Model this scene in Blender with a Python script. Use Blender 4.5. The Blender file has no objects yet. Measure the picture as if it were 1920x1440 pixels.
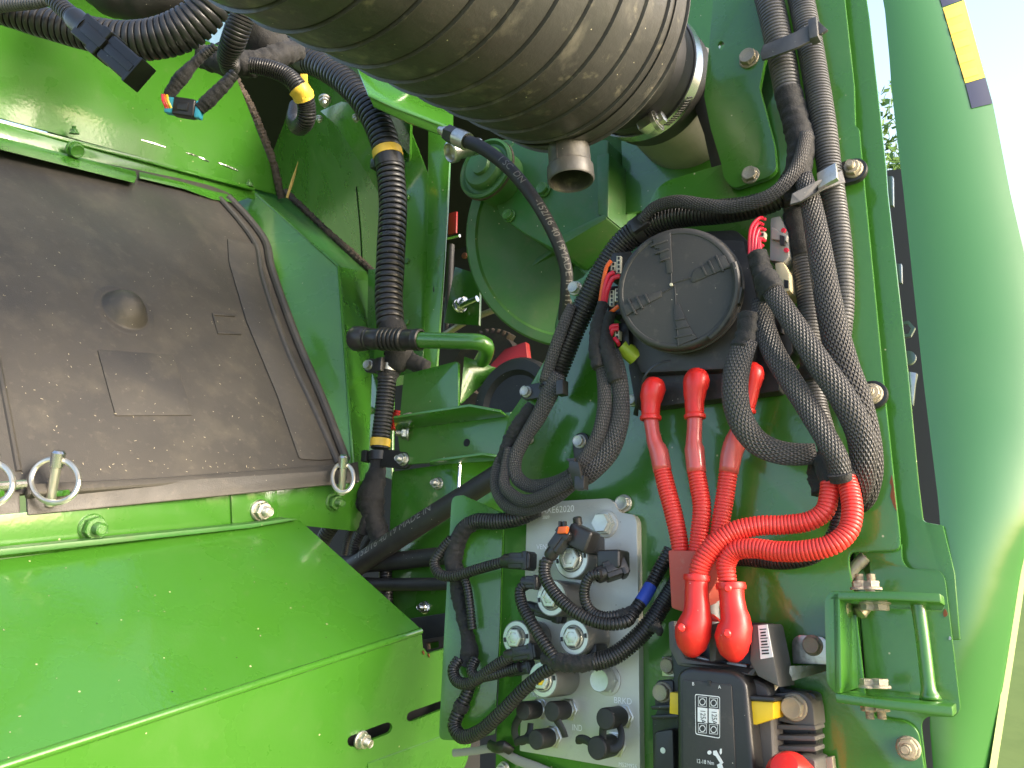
import bpy, bmesh, math, random
from mathutils import Vector, Matrix, noise
from mathutils.geometry import tessellate_polygon
random.seed(7)
S = bpy.context.scene
COL = S.collection
# ---------------------------------------------------------------- camera
F = 1500.0                                   # focal length in photo pixels (1920 x 1440)
PITCH = math.radians(5)
CP, SP = math.cos(PITCH), math.sin(PITCH)
CAM = Vector((0, 0, 2.1))
CX, CY, CZ = Vector((1, 0, 0)), Vector((0, SP, CP)), Vector((0, -CP, SP))
cd = bpy.data.cameras.new('camera'); co = bpy.data.objects.new('camera', cd); COL.objects.link(co)
cd.sensor_width = 36.0; cd.lens = 36.0 * F / 1920.0; cd.clip_start = 0.02; cd.clip_end = 5000
co.location = CAM; co.rotation_euler = (math.radians(90) - PITCH, 0, 0)
S.camera = co
# ---------------------------------------------------------------- sky, sun, exposure
SUN_EL, SUN_AZ = math.radians(25), math.radians(117)     # azimuth clockwise from +Y
w = bpy.data.worlds.new('World'); S.world = w; w.use_nodes = True
wn = w.node_tree.nodes; bg = wn['Background']
sky = wn.new('ShaderNodeTexSky'); sky.sky_type = 'NISHITA'; sky.sun_disc = False
sky.sun_elevation = SUN_EL; sky.sun_rotation = SUN_AZ
sky.air_density = 1.0; sky.dust_density = 4.0; sky.ozone_density = 1.0
w.node_tree.links.new(sky.outputs[0], bg.inputs[0]); bg.inputs[1].default_value = 0.15
sd = bpy.data.lights.new('sun', 'SUN'); sd.energy = 0.9; sd.angle = math.radians(16); sd.color = (1.0, 0.94, 0.84)
so = bpy.data.objects.new('sun', sd); COL.objects.link(so)
sun_dir = Vector((math.sin(SUN_AZ) * math.cos(SUN_EL), math.cos(SUN_AZ) * math.cos(SUN_EL), math.sin(SUN_EL)))
so.rotation_euler = sun_dir.to_track_quat('Z', 'Y').to_euler()
so.location = (0, -3, 6)
S.view_settings.view_transform = 'Standard'; S.view_settings.look = 'None'
S.view_settings.gamma = 1.0; S.view_settings.exposure = 1.85; S.view_settings.use_curve_mapping = False
S.render.engine = 'CYCLES'; S.cycles.max_bounces = 6
# ---------------------------------------------------------------- where things stand
def cam2w(v): return CX * v[0] + CY * v[1] + CZ * v[2]
def ray(u, v): return cam2w(((u - 960) / F, -(v - 720) / F, -1.0))
PY = cam2w((1140, -480, -1500)).normalized()            # into the mounting panel
PZ = cam2w((124, 5170, -1500)); PZ = (PZ - PY * PZ.dot(PY)).normalized()
PX = PY.cross(PZ).normalized()
OUT = -PY                                               # out of the panel, towards the viewer
D0 = 0.65                                               # metres from the lens to the panel plane
def P(u, v, h=0.0):
    r = ray(u, v); return CAM + r * ((D0 - h) / r.dot(PY))
def Z(u, v, z): return CAM + ray(u, v) * z
def depth(p): return -(p - CAM).dot(CZ)
def mm(p, px): return px * depth(p) / F
LD = cam2w((1100, -52, -1500)).normalized()             # direction along the left wall, into the machine
class Pl:
    def __init__(s, p, n): s.p, s.n = p, n.normalized()
    def at(s, u, v, off=0.0):
        r = ray(u, v); return CAM + r * ((s.p + s.n * off - CAM).dot(s.n) / r.dot(s.n))
LW = Pl(Z(650, 905, .95), cam2w((.637, .629, .445)))    # sloping black cover
VW = Pl(Z(650, 905, .945), cam2w((.806, 0, .591)))      # upright faces along the left wall
VW2 = Pl(LW.at(470, 350), cam2w((.806, 0, .591)))          # upright faces above the cover
# ---------------------------------------------------------------- objects
WL = {}
def _link(name, me, parent, loc):
    o = bpy.data.objects.new(name, me); COL.objects.link(o)
    if parent is not None:
        o.parent = parent; o.location = loc - WL[parent]
    else: o.location = loc
    WL[o] = loc.copy(); return o
def tag(o, label=None, cat=None, group=None, kind=None):
    if label: o['label'] = label
    if cat: o['category'] = cat
    if group: o['group'] = group
    if kind: o['kind'] = kind
    return o
def thing(name, label, cat, loc, group=None):
    return tag(_link(name, None, None, loc), label, cat, group)
def obj(name, geo, mat, parent=None, angle=35):
    verts, faces = geo[0], geo[1]
    c = Vector((0, 0, 0))
    for p in verts: c += p
    c /= max(1, len(verts))
    me = bpy.data.meshes.new(name)
    me.from_pydata([p - c for p in verts], [], faces)
    if len(geo) > 2 and geo[2]:
        uv = me.uv_layers.new(name='UVMap'); k = 0
        for i, f in enumerate(faces):
            for q in geo[2][i]: uv.data[k].uv = q; k += 1
    me.polygons.foreach_set('use_smooth', [True] * len(me.polygons))
    if angle: me.set_sharp_from_angle(angle=math.radians(angle))
    me.materials.append(mat); me.update()
    return _link(name, me, parent, c)
def join(*gs):
    V, Fc, U = [], [], []; uv = all(len(g) > 2 and g[2] for g in gs)
    for g in gs:
        n = len(V); V += list(g[0]); Fc += [tuple(i + n for i in f) for f in g[1]]
        if uv: U += g[2]
    return (V, Fc, U) if uv else (V, Fc)
def from_bm(bm):
    bm.verts.index_update(); g = ([v.co.copy() for v in bm.verts], [tuple(v.index for v in f.verts) for f in bm.faces]); bm.free(); return g
def rounded(poly, n=4):
    """corner entries (u, v) stay sharp, (u, v, r) are rounded"""
    out = []; m = len(poly)
    for i, p in enumerate(poly):
        if len(p) == 2: out.append(p); continue
        a, b, r = Vector(poly[i - 1][:2]), Vector(poly[(i + 1) % m][:2]), p[2]
        c = Vector(p[:2]); da, db = (a - c), (b - c)
        ra, rb = min(r, da.length * .48), min(r, db.length * .48)
        p0, p1 = c + da.normalized() * ra, c + db.normalized() * rb
        for k in range(n + 1):
            t = k / n; out.append(tuple(p0 * (1 - t) ** 2 + c * 2 * t * (1 - t) + p1 * t * t))
    return out
def slab(pts, back, bevel=.0008, holes=(), seg=2):
    """solid between the polygon pts and the same polygon moved by vector back"""
    rings = [pts] + list(holes)
    bm = bmesh.new(); fr, bk = [], []
    for r in rings:
        fr.append([bm.verts.new(p) for p in r]); bk.append([bm.verts.new(p + back) for p in r])
    if holes:
        tr = tessellate_polygon(rings); ff = sum(fr, []); bb = sum(bk, [])
        for t in tr:
            try: bm.faces.new([ff[i] for i in t]); bm.faces.new([bb[i] for i in reversed(t)])
            except ValueError: pass
    else:
        bm.faces.new(fr[0]); bm.faces.new(list(reversed(bk[0])))
    for a, b in zip(fr, bk):
        for i in range(len(a)):
            j = (i + 1) % len(a)
            bm.faces.new([a[j], a[i], b[i], b[j]])
    bmesh.ops.recalc_face_normals(bm, faces=bm.faces)
    if bevel:
        es = [e for e in bm.edges if len(e.link_faces) == 2 and e.calc_face_angle(0) > .9]
        bmesh.ops.bevel(bm, geom=es, offset=bevel, segments=seg, affect='EDGES', profile=.6, clamp_overlap=True)
    return from_bm(bm)
def pslab(poly, h1, h0, bevel=.0008, holes=(), seg=2):
    """block on the panel: outline in photo pixels at height h1, reaching back to h0"""
    return slab([P(u, v, h1) for u, v in rounded(poly)], PY * (h1 - h0), bevel, [[P(u, v, h1) for u, v in rounded(hh)] for hh in holes], seg)
def plslab(poly, plane, th, off=0.0, bevel=.0008, holes=()):
    return slab([plane.at(u, v, off) for u, v in rounded(poly)], plane.n * -th, bevel, [[plane.at(u, v, off) for u, v in rounded(hh)] for hh in holes])
def zslab(poly, back, bevel=.0008):
    return slab([Z(*p) for p in poly], back, bevel)
def frame(n):
    n = n.normalized(); a = PZ if abs(n.dot(PZ)) < .9 else PX
    x = a.cross(n).normalized(); return x, n.cross(x), n
def obox(c, ex, ey, ez, sx, sy, sz, bevel=.0008, seg=2, taper=1.0):
    ex, ey, ez = ex.normalized(), ey.normalized(), ez.normalized(); bm = bmesh.new(); vs = {}
    for i in (-1, 1):
        for j in (-1, 1):
            for k in (-1, 1):
                t = taper if k > 0 else 1
                vs[i, j, k] = bm.verts.new(c + ex * (i * sx / 2 * t) + ey * (j * sy / 2 * t) + ez * (k * sz / 2))
    for q in (((-1,-1,-1),(-1,1,-1),(1,1,-1),(1,-1,-1)), ((-1,-1,1),(1,-1,1),(1,1,1),(-1,1,1)), ((-1,-1,-1),(1,-1,-1),(1,-1,1),(-1,-1,1)),
              ((-1,1,-1),(-1,1,1),(1,1,1),(1,1,-1)), ((-1,-1,-1),(-1,-1,1),(-1,1,1),(-1,1,-1)), ((1,-1,-1),(1,1,-1),(1,1,1),(1,-1,1))):
        bm.faces.new([vs[p] for p in q])
    bmesh.ops.recalc_face_normals(bm, faces=bm.faces)
    if bevel: bmesh.ops.bevel(bm, geom=list(bm.edges), offset=bevel, segments=seg, affect='EDGES', profile=.6, clamp_overlap=True)
    return from_bm(bm)
def lathe(o, axis, prof, segs=28, xdir=None, arc=None):
    """prof: (distance along axis, radius) pairs; caps where radius is 0"""
    x, y, n = frame(axis)
    if xdir is not None: x = (xdir - n * xdir.dot(n)).normalized(); y = n.cross(x)
    V, Fc, rings = [], [], []
    for d, r in prof:
        c = o + n * d
        if r <= 1e-7: rings.append([len(V)]); V.append(c)
        else:
            rings.append(list(range(len(V), len(V) + segs)))
            V += [c + (x * math.cos(2 * math.pi * k / segs) + y * math.sin(2 * math.pi * k / segs)) * r for k in range(segs)]
    for a, b in zip(rings, rings[1:]):
        if len(a) == 1 and len(b) == 1: continue
        for k in range(segs):
            j = (k + 1) % segs
            if len(a) == 1: Fc.append((a[0], b[k], b[j]))
            elif len(b) == 1: Fc.append((a[k], b[0], a[j]))
            else: Fc.append((a[k], b[k], b[j], a[j]))
    g = (V, [tuple(reversed(f)) for f in Fc]); return g
def spline(pts, step):
    """pts: (Vector, r); even resample of a Catmull-Rom curve -> list of (pos, r, s)"""
    q = [(pts[0][0] * 2 - pts[1][0], pts[0][1])] + list(pts) + [(pts[-1][0] * 2 - pts[-2][0], pts[-1][1])]
    raw = []
    for i in range(1, len(q) - 2):
        p0, p1, p2, p3 = (q[i + k][0] for k in (-1, 0, 1, 2)); r1, r2 = q[i][1], q[i + 1][1]
        t0 = 0; t1 = t0 + max(1e-6, (p1 - p0).length) ** .5; t2 = t1 + max(1e-6, (p2 - p1).length) ** .5; t3 = t2 + max(1e-6, (p3 - p2).length) ** .5
        n = 24
        for k in range(n + (i == len(q) - 3)):
            t = t1 + (t2 - t1) * k / n
            A1 = p0 * ((t1 - t) / (t1 - t0)) + p1 * ((t - t0) / (t1 - t0)); A2 = p1 * ((t2 - t) / (t2 - t1)) + p2 * ((t - t1) / (t2 - t1)); A3 = p2 * ((t3 - t) / (t3 - t2)) + p3 * ((t - t2) / (t3 - t2))
            B1 = A1 * ((t2 - t) / (t2 - t0)) + A2 * ((t - t0) / (t2 - t0)); B2 = A2 * ((t3 - t) / (t3 - t1)) + A3 * ((t - t1) / (t3 - t1))
            f = k / n; raw.append((B1 * ((t2 - t) / (t2 - t1)) + B2 * ((t - t1) / (t2 - t1)), r1 + (r2 - r1) * (f * f * (3 - 2 * f))))
    cum = [0.0]
    for a, b in zip(raw, raw[1:]): cum.append(cum[-1] + (b[0] - a[0]).length)
    return raw, cum
def sample(raw, cum, s):
    s = min(max(s, 0), cum[-1]); lo, hi = 0, len(cum) - 1
    while hi - lo > 1:
        m = (lo + hi) // 2
        if cum[m] <= s: lo = m
        else: hi = m
    d = cum[hi] - cum[lo]; t = (s - cum[lo]) / d if d > 1e-9 else 0
    return raw[lo][0].lerp(raw[hi][0], t), raw[lo][1] + (raw[hi][1] - raw[lo][1]) * t
def tangent(raw, cum, s, e=.0015): return (sample(raw, cum, s + e)[0] - sample(raw, cum, s - e)[0]).normalized()
def tube(pts, kind='smooth', pitch=.42, segs=16, flat=1.0, caps=True, seed=0, rough=.10, low=.86):
    raw, cum = spline(pts, 0); L = cum[-1]; st = []
    rm = sum(p[1] for p in pts) / len(pts)
    if kind == 'corr':
        p = pitch * rm; n = max(2, int(L / p)); p = L / n
        for i in range(n):
            for ph, rf in ((.0, low), (.15, low), (.20, .985), (.32, 1.02), (.80, 1.02), (.94, .985)): st.append(((i + ph) * p, rf))
        st.append((L, low))
    else:
        n = max(4, int(L / (rm * (.16 if kind == 'tape' else .55)))); st = [(L * i / n, 1.0) for i in range(n + 1)]
    V, Fc, U, rings = [], [], [], []; nrm = None; ss = []
    for s, rf in st:
        c, r = sample(raw, cum, s); t = tangent(raw, cum, s)
        if flat != 1.0 or nrm is None:
            b = OUT - t * OUT.dot(t)
            if b.length < .15: b = nrm - t * nrm.dot(t) if nrm is not None else PZ - t * PZ.dot(t)
            nrm = b.normalized()
        else: nrm = (nrm - t * nrm.dot(t)).normalized()
        bi = t.cross(nrm); rings.append(len(V)); ss.append(s)
        for k in range(segs):
            a = 2 * math.pi * k / segs; rr = r * rf
            q = nrm * (math.cos(a) * rr * flat) + bi * (math.sin(a) * rr)
            if kind == 'tape':
                w_ = noise.noise(Vector((math.cos(a) * 1.2 + seed * 3.1, math.sin(a) * 1.2, s / r * .8))) * rough + noise.noise(Vector((math.cos(a) * 2.5, math.sin(a) * 2.5 + seed, s / r * 3.2))) * rough * 1.1 + noise.noise(Vector((math.cos(a) * 5, math.sin(a) * 5 + seed, s / r * 6))) * rough * .5
                q *= 1 + w_ + (.045 if ((s / (r * 1.1) + a / 6.283) % 1) < .5 else 0)
            V.append(c + q)
    for i in range(len(rings) - 1):
        for k in range(segs):
            j = (k + 1) % segs; a, b = rings[i], rings[i + 1]
            Fc.append((a + k, a + j, b + j, b + k))
            U.append(((k / segs, ss[i]), ((k + 1) / segs, ss[i]), ((k + 1) / segs, ss[i + 1]), (k / segs, ss[i + 1])))
    if caps:
        a, b = rings[0], rings[-1]
        Fc.append(tuple(a + k for k in reversed(range(segs)))); U.append(tuple((0, 0) for k in range(segs)))
        Fc.append(tuple(b + k for k in range(segs))); U.append(tuple((0, L) for k in range(segs)))
    return (V, Fc, U)
def H(pts, h=None):
    """(u, v, h, r) with h above the panel in mm and r in photo pixels"""
    out = []
    for q in pts:
        p = P(q[0], q[1], q[2] / 1000); out.append((p, mm(p, q[3])))
    return out
def HZ(pts):
    out = []
    for q in pts:
        p = Z(q[0], q[1], q[2]); out.append((p, mm(p, q[3])))
    return out
def ring_on(pts, s0, s1, grow, segs=20, kind='smooth', wob=0):
    """a sleeve or band round the tube pts from arc share s0 to s1"""
    raw, cum = spline(pts, 0); L = cum[-1]; out = []
    for k in range(7):
        s = L * (s0 + (s1 - s0) * k / 6); c, r = sample(raw, cum, s); out.append((c, r * grow))
    return tube(out, kind, segs=segs, seed=wob)
def at_s(pts, sh):
    raw, cum = spline(pts, 0); c, r = sample(raw, cum, cum[-1] * sh); return c, r, tangent(raw, cum, cum[-1] * sh)
# ---------------------------------------------------------------- bolts
def _unit(kind):
    bm = bmesh.new()
    def lat(prof, segs, ph=0):
        rs = []
        for z, r in prof:
            if r < 1e-6: rs.append([bm.verts.new((0, 0, z))])
            else: rs.append([bm.verts.new((r * math.cos(2 * math.pi * k / segs + ph), r * math.sin(2 * math.pi * k / segs + ph), z)) for k in range(segs)])
        for a, b in zip(rs, rs[1:]):
            for k in range(segs):
                j = (k + 1) % segs
                if len(a) == 1: bm.faces.new((a[0], b[j], b[k]))
                elif len(b) == 1: bm.faces.new((a[k], a[j], b[0]))
                else: bm.faces.new((a[k], a[j], b[j], b[k]))
    if kind == 'head':
        lat([(-.1, 1.0), (.10, 1.0), (.18, .93), (.2, 0)], 24)
        lat([(.15, .84), (.70, .84), (.78, .78)], 6); lat([(.66, .62), (.785, .74), (.80, .66), (.74, .52), (.74, 0)], 24)
        lat([(.60, .80), (.775, .755), (.78, .70)], 24)
    elif kind == 'nut':
        lat([(-.1, 1.0), (.10, 1.0), (.20, .90), (.21, 0)], 24)
        lat([(.15, .84), (.72, .84), (.80, .74)], 6); lat([(.62, .80), (.80, .74), (.82, .46), (.7, .44)], 24)
        pr = [(.5, .44)]; z = .55
        while z < 1.42: pr += [(z, .44), (z + .06, .385), (z + .12, .44)]; z += .14
        lat(pr + [(1.46, .40), (1.54, .30), (1.54, 0)], 18)
    elif kind == 'plain':
        lat([(-.1, 1.0), (.55, 1.0), (.66, .92)], 6, .3); lat([(.5, .95), (.665, .90), (.70, .60), (.70, 0)], 24)
    me = bpy.data.meshes.new('bolt_' + kind); bm.normal_update(); bmesh.ops.recalc_face_normals(bm, faces=bm.faces); bm.to_mesh(me); bm.free()
    me.polygons.foreach_set('use_smooth', [True] * len(me.polygons)); me.set_sharp_from_angle(angle=math.radians(32)); return me
_um = {}
def bolt_at(parent, p, n, r, kind='head', mat=None, name='bolt'):
    key = (kind, mat.name)
    if key not in _um: _um[key] = _unit(kind); _um[key].materials.append(mat)
    o = _link(name, _um[key], parent, p)
    x, y, z = frame(n); a = random.uniform(0, 1.04); X = x * math.cos(a) + y * math.sin(a); Y = z.cross(X)
    o.rotation_euler = Matrix((X, Y, z)).transposed().to_euler(); o.scale = (r, r, r); return o
def bolt(parent, u, v, h, rpx, kind='head', mat=None, name='bolt', n=None):
    p = P(u, v, h); return bolt_at(parent, p, n or OUT, mm(p, rpx), kind, mat or ZINC, name)
# ---------------------------------------------------------------- lettering
def text_geo(s, size):
    cu = bpy.data.curves.new('t', 'FONT'); cu.body = s; cu.size = size; cu.resolution_u = 3
    o = bpy.data.objects.new('t', cu); COL.objects.link(o); dg = bpy.context.evaluated_depsgraph_get(); dg.update()
    me = bpy.data.meshes.new_from_object(o.evaluated_get(dg)); g = ([v.co.copy() for v in me.vertices], [tuple(p.vertices) for p in me.polygons])
    bpy.data.objects.remove(o); bpy.data.curves.remove(cu); bpy.data.meshes.remove(me); return g
def fine(g, mx):
    bm = bmesh.new(); vs = [bm.verts.new(p) for p in g[0]]
    for f in g[1]:
        try: bm.faces.new([vs[i] for i in f])
        except ValueError: pass
    bmesh.ops.triangulate(bm, faces=bm.faces)
    for _ in range(3):
        es = [e for e in bm.edges if e.calc_length() > mx]
        if not es: break
        bmesh.ops.subdivide_edges(bm, edges=es, cuts=1); bmesh.ops.triangulate(bm, faces=bm.faces)
    return from_bm(bm)
def letter(name, s, o, ex, ey, size, mat, parent, lift=.0004, stretch=1.0):
    g = text_geo(s, size); ex = ex.normalized(); n = ex.cross(ey).normalized(); ey = n.cross(ex)
    return obj(name, ([o + ex * p.x * stretch + ey * p.y + n * lift for p in g[0]], g[1]), mat, parent, 0)
def letter_on(name, s, pts, s0, ang, size, mat, parent, flip=False):
    """lettering wrapped on a hose, along it"""
    raw, cum = spline(pts, 0); g = fine(text_geo(s, size), size * .2); V = []
    for p in g[0]:
        sv = cum[-1] * s0 + (-p.x if flip else p.x); c, r = sample(raw, cum, sv); t = tangent(raw, cum, sv)
        b = (CAM - c); b = (b - t * b.dot(t)).normalized(); bi = t.cross(b)
        a = ang - (-(p.y) if flip else p.y) / r
        V.append(c + (b * math.cos(a) + bi * math.sin(a)) * (r * 1.03))
    return obj(name, (V, g[1]), mat, parent, 0)
# ---------------------------------------------------------------- materials
def mat(name, col, rough=.5, metal=0, coat=0, bump=None, mottle=None, specks=None, spec=.5, sheen=0, rvar=0, aniso=None):
    m = bpy.data.materials.new(name); m.use_nodes = True; nt = m.node_tree; N, Lk = nt.nodes, nt.links; b = N['Principled BSDF']
    b.inputs['Base Color'].default_value = (*col, 1); b.inputs['Roughness'].default_value = rough; b.inputs['Metallic'].default_value = metal
    b.inputs['Coat Weight'].default_value = coat; b.inputs['Coat Roughness'].default_value = .08; b.inputs['Specular IOR Level'].default_value = spec
    if sheen: b.inputs['Sheen Weight'].default_value = sheen; b.inputs['Sheen Roughness'].default_value = .6
    tc = N.new('ShaderNodeTexCoord'); cur = None
    def nz(scale, detail=4, rg=.55, sc=None):
        n = N.new('ShaderNodeTexNoise'); n.inputs['Scale'].default_value = scale; n.inputs['Detail'].default_value = detail; n.inputs['Roughness'].default_value = rg
        if sc:
            mp = N.new('ShaderNodeMapping'); mp.inputs['Scale'].default_value = sc; Lk.new(tc.outputs['Object'], mp.inputs[0]); Lk.new(mp.outputs[0], n.inputs[0])
        else: Lk.new(tc.outputs['Object'], n.inputs[0])
        return n.outputs[0]
    def ramp(src, a, b_, lo=0., hi=1.):
        r = N.new('ShaderNodeMapRange'); r.inputs[1].default_value = a; r.inputs[2].default_value = b_; r.inputs[3].default_value = lo; r.inputs[4].default_value = hi; Lk.new(src, r.inputs[0]); return r.outputs[0]
    def mix(fac, c2):
        nonlocal cur
        x = N.new('ShaderNodeMix'); x.data_type = 'RGBA'; Lk.new(fac, x.inputs[0])
        if cur is None: x.inputs[6].default_value = (*col, 1)
        else: Lk.new(cur, x.inputs[6])
        x.inputs[7].default_value = (*c2, 1); cur = x.outputs[2]
    for (sc, a, b_, amt, c2, *st) in (mottle or []): mix(ramp(nz(sc, 6, .62, st[0] if st else None), a, b_, 0, amt), c2)
    for (sc, th, c2, amt) in (specks or []):
        v = N.new('ShaderNodeTexVoronoi'); v.inputs['Scale'].default_value = sc; Lk.new(tc.outputs['Object'], v.inputs[0])
        th2 = N.new('ShaderNodeMath'); th2.operation = 'LESS_THAN'; Lk.new(v.outputs['Distance'], th2.inputs[0]); th2.inputs[1].default_value = th
        sp = N.new('ShaderNodeSeparateColor'); Lk.new(v.outputs['Color'], sp.inputs[0])
        g = N.new('ShaderNodeMath'); g.operation = 'GREATER_THAN'; Lk.new(sp.outputs[0], g.inputs[0]); g.inputs[1].default_value = 1 - amt
        mm_ = N.new('ShaderNodeMath'); mm_.operation = 'MULTIPLY'; Lk.new(th2.outputs[0], mm_.inputs[0]); Lk.new(g.outputs[0], mm_.inputs[1]); mix(mm_.outputs[0], c2)
    if cur is not None: Lk.new(cur, b.inputs['Base Color'])
    if rvar: Lk.new(ramp(nz(18, 5), .3, .7, max(.03, rough - rvar), min(1, rough + rvar)), b.inputs['Roughness'])
    if bump:
        last = None
        for (sc, dist, *st) in bump:
            bp = N.new('ShaderNodeBump'); bp.inputs['Strength'].default_value = 1; bp.inputs['Distance'].default_value = dist
            Lk.new(nz(sc, 4, .5, st[0] if st else None), bp.inputs['Height'])
            if last: Lk.new(last, bp.inputs['Normal'])
            last = bp.outputs[0]
        Lk.new(last, b.inputs['Normal']); 
        if coat: Lk.new(last, b.inputs['Coat Normal'])
    return m
GRN = (.045, .170, .0145)
GREEN = mat('green_paint', GRN, .30, coat=.85, bump=[(260, .00010), (14, .0006)], mottle=[(9, .52, .78, .22, (.10, .20, .05)), (60, .62, .8, .25, (.16, .24, .09))], specks=[(120, .10, (.45, .46, .25), .06), (70, .05, (.02, .03, .01), .10)], rvar=.10)
DUSTY = mat('dusty_green_paint', (.036, .145, .024), .5, coat=.15, bump=[(220, .0001), (30, .0004)], mottle=[(14, .42, .7, .5, (.09, .13, .055)), (80, .55, .75, .35, (.14, .145, .08))], specks=[(160, .12, (.5, .46, .3), .08)], rvar=.15)
COVER = mat('black_moulded_plastic', (.048, .044, .039), .50, bump=[(900, .00025), (160, .0001)], mottle=[(5, .40, .68, .50, (.092, .081, .065)), (26, .52, .76, .5, (.11, .097, .073)), (120, .58, .78, .40, (.15, .13, .10))], specks=[(210, .09, (.45, .41, .32), .05), (85, .045, (.55, .50, .36), .06)], rvar=.1)
TANK = mat('black_ribbed_housing', (.050, .0485, .046), .42, bump=[(90, .0005), (700, .0001)], mottle=[(10, .42, .72, .6, (.082, .078, .071)), (24, .56, .70, .85, (.145, .135, .114), (1, 1, .5)), (60, .60, .72, .55, (.23, .21, .155))], specks=[(150, .08, (.6, .55, .4), .12)], rvar=.12)
LOOM = mat('black_corrugated_plastic', (.021, .0205, .020), .36, bump=[(300, .0001)], mottle=[(30, .55, .8, .35, (.10, .095, .085)), (150, .6, .8, .3, (.13, .12, .10))], specks=[(300, .10, (.45, .42, .35), .07)], rvar=.1)
LOOMD = mat('dust_and_glare_grey_plastic', (.075, .073, .075), .50, bump=[(300, .0001)], mottle=[(30, .45, .75, .5, (.17, .163, .155)), (180, .55, .8, .4, (.22, .21, .195))], specks=[(300, .12, (.5, .47, .4), .10)], rvar=.1)  # grey of real dust, lifted further to imitate veiling glare
RUBBER = mat('black_rubber', (.020, .019, .018), .55, bump=[(250, .0002)], mottle=[(25, .5, .8, .4, (.07, .066, .058))], specks=[(260, .1, (.4, .37, .3), .05)])
PLASTIC = mat('black_plastic', (.022, .021, .020), .34, bump=[(400, .00008)], mottle=[(40, .55, .8, .35, (.06, .056, .05))], specks=[(280, .1, (.45, .42, .35), .06)], rvar=.08)
FUSEP = mat('dusty_fuse_box_plastic', (.034, .033, .032), .5, bump=[(500, .0001)], mottle=[(18, .42, .75, .5, (.062, .058, .052)), (90, .58, .8, .5, (.13, .118, .095))], specks=[(240, .1, (.5, .46, .38), .07)], rvar=.1)
TAPE = mat('black_cloth_tape', (.012, .0115, .011), .75, bump=[(900, .0006), (150, .0008)], mottle=[(60, .5, .75, .4, (.04, .037, .033)), (350, .60, .74, .35, (.10, .09, .078))], sheen=.06)
RED = mat('red_corrugated_plastic', (.76, .045, .034), .38, bump=[(300, .00006)], mottle=[(40, .5, .8, .35, (.55, .07, .05)), (160, .6, .8, .25, (.70, .22, .17))], rvar=.08)
BOOT = mat('red_rubber_boot', (.74, .026, .020), .36, bump=[(120, .0002)], mottle=[(40, .5, .8, .4, (.52, .03, .02)), (200, .6, .8, .25, (.75, .20, .15))], specks=[(260, .1, (.85, .55, .45), .05)], rvar=.08)
SHRINK = mat('pale_red_heat_shrink', (.62, .085, .075), .30, bump=[(160, .0002)], mottle=[(30, .45, .75, .5, (.52, .16, .13))], coat=.3)
REDBAR = mat('faded_red_plastic', (.50, .075, .050), .6, bump=[(300, .00015)], mottle=[(25, .4, .7, .5, (.46, .13, .09)), (120, .6, .8, .4, (.5, .3, .22))])
DKRED = mat('shaded_red_paint', (.22, .008, .010), .5)  # red darkened to stand for shade deep in the bay
WIRE = mat('red_wire_insulation', (.75, .025, .055), .35)
ORANGE = mat('orange_plastic', (.80, .13, .02), .4)
YELLOW = mat('yellow_plastic', (.80, .52, .015), .40, mottle=[(60, .5, .8, .3, (.55, .36, .05))])
YTAPE = mat('yellow_tape', (.78, .50, .05), .45, bump=[(200, .0003)], mottle=[(60, .5, .75, .4, (.55, .33, .06))])
TRIM = mat('pale_green_edge_trim', (.42, .52, .20), .5)
SLOTSHADE = mat('slot_shade_and_glare', (.075, .075, .095), .7)  # dark of the shaded slot, lightened to imitate lens glare
LIME = mat('yellow_green_plastic', (.40, .52, .04), .4)
BLUE = mat('blue_tape', (.030, .075, .42), .5, bump=[(200, .0002)])
TEAL = mat('turquoise_plastic', (.05, .36, .50), .4)
CREAM = mat('cream_plastic', (.58, .54, .40), .5)
GREYP = mat('grey_plastic', (.28, .27, .25), .5, mottle=[(60, .5, .8, .4, (.36, .34, .30))])
BEIGE = mat('beige_plastic', (.55, .46, .28), .5)
WHITE = mat('white_print', (.80, .80, .77), .5)
PRINT = mat('grey_hose_print', (.20, .19, .17), .6)
LABEL = mat('white_label_paper', (.72, .72, .70), .5)
INK = mat('black_label_ink', (.02, .02, .02), .5)
ZINC = mat('zinc_plated_steel', (.62, .60, .53), .34, metal=1, bump=[(300, .0002)], mottle=[(120, .5, .7, .6, (.46, .43, .34)), (400, .55, .7, .5, (.30, .27, .20))], rvar=.12)
OLDZINC = mat('weathered_steel', (.50, .44, .33), .50, metal=.8, bump=[(300, .0003)], mottle=[(140, .45, .7, .7, (.30, .25, .17)), (400, .55, .7, .5, (.52, .46, .34))])
STEEL = mat('bright_steel', (.70, .69, .66), .25, metal=1, mottle=[(100, .5, .75, .4, (.5, .48, .42))])
ALU = mat('machined_aluminium', (.58, .565, .50), .42, metal=.45, bump=[(60, .00012, (1, 1, 30))], mottle=[(30, .45, .75, .45, (.48, .47, .415)), (200, .60, .75, .35, (.40, .385, .33))], specks=[(160, .08, (.25, .22, .16), .06)], rvar=.08)
DUCT = mat('dull_aluminium_duct', (.30, .285, .26), .55, metal=.6, bump=[(40, .0008)], mottle=[(60, .5, .8, .4, (.22, .21, .185))])
COIL = mat('grey_coil_casing', (.21, .205, .185), .42, metal=.45, mottle=[(50, .45, .75, .5, (.22, .21, .185))], rvar=.08)
PALEZ = mat('pale_zinc_nut', (.60, .62, .55), .38, metal=.6, bump=[(300, .0001)], mottle=[(150, .5, .75, .5, (.46, .47, .40))])
ENGR = mat('engraved_white_mark', (.95, .95, .93), .5)
DARK = mat('black_seam_and_shade', (.012, .012, .013), .8)  # black stands for shade in the bay and behind openings; also seams
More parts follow.
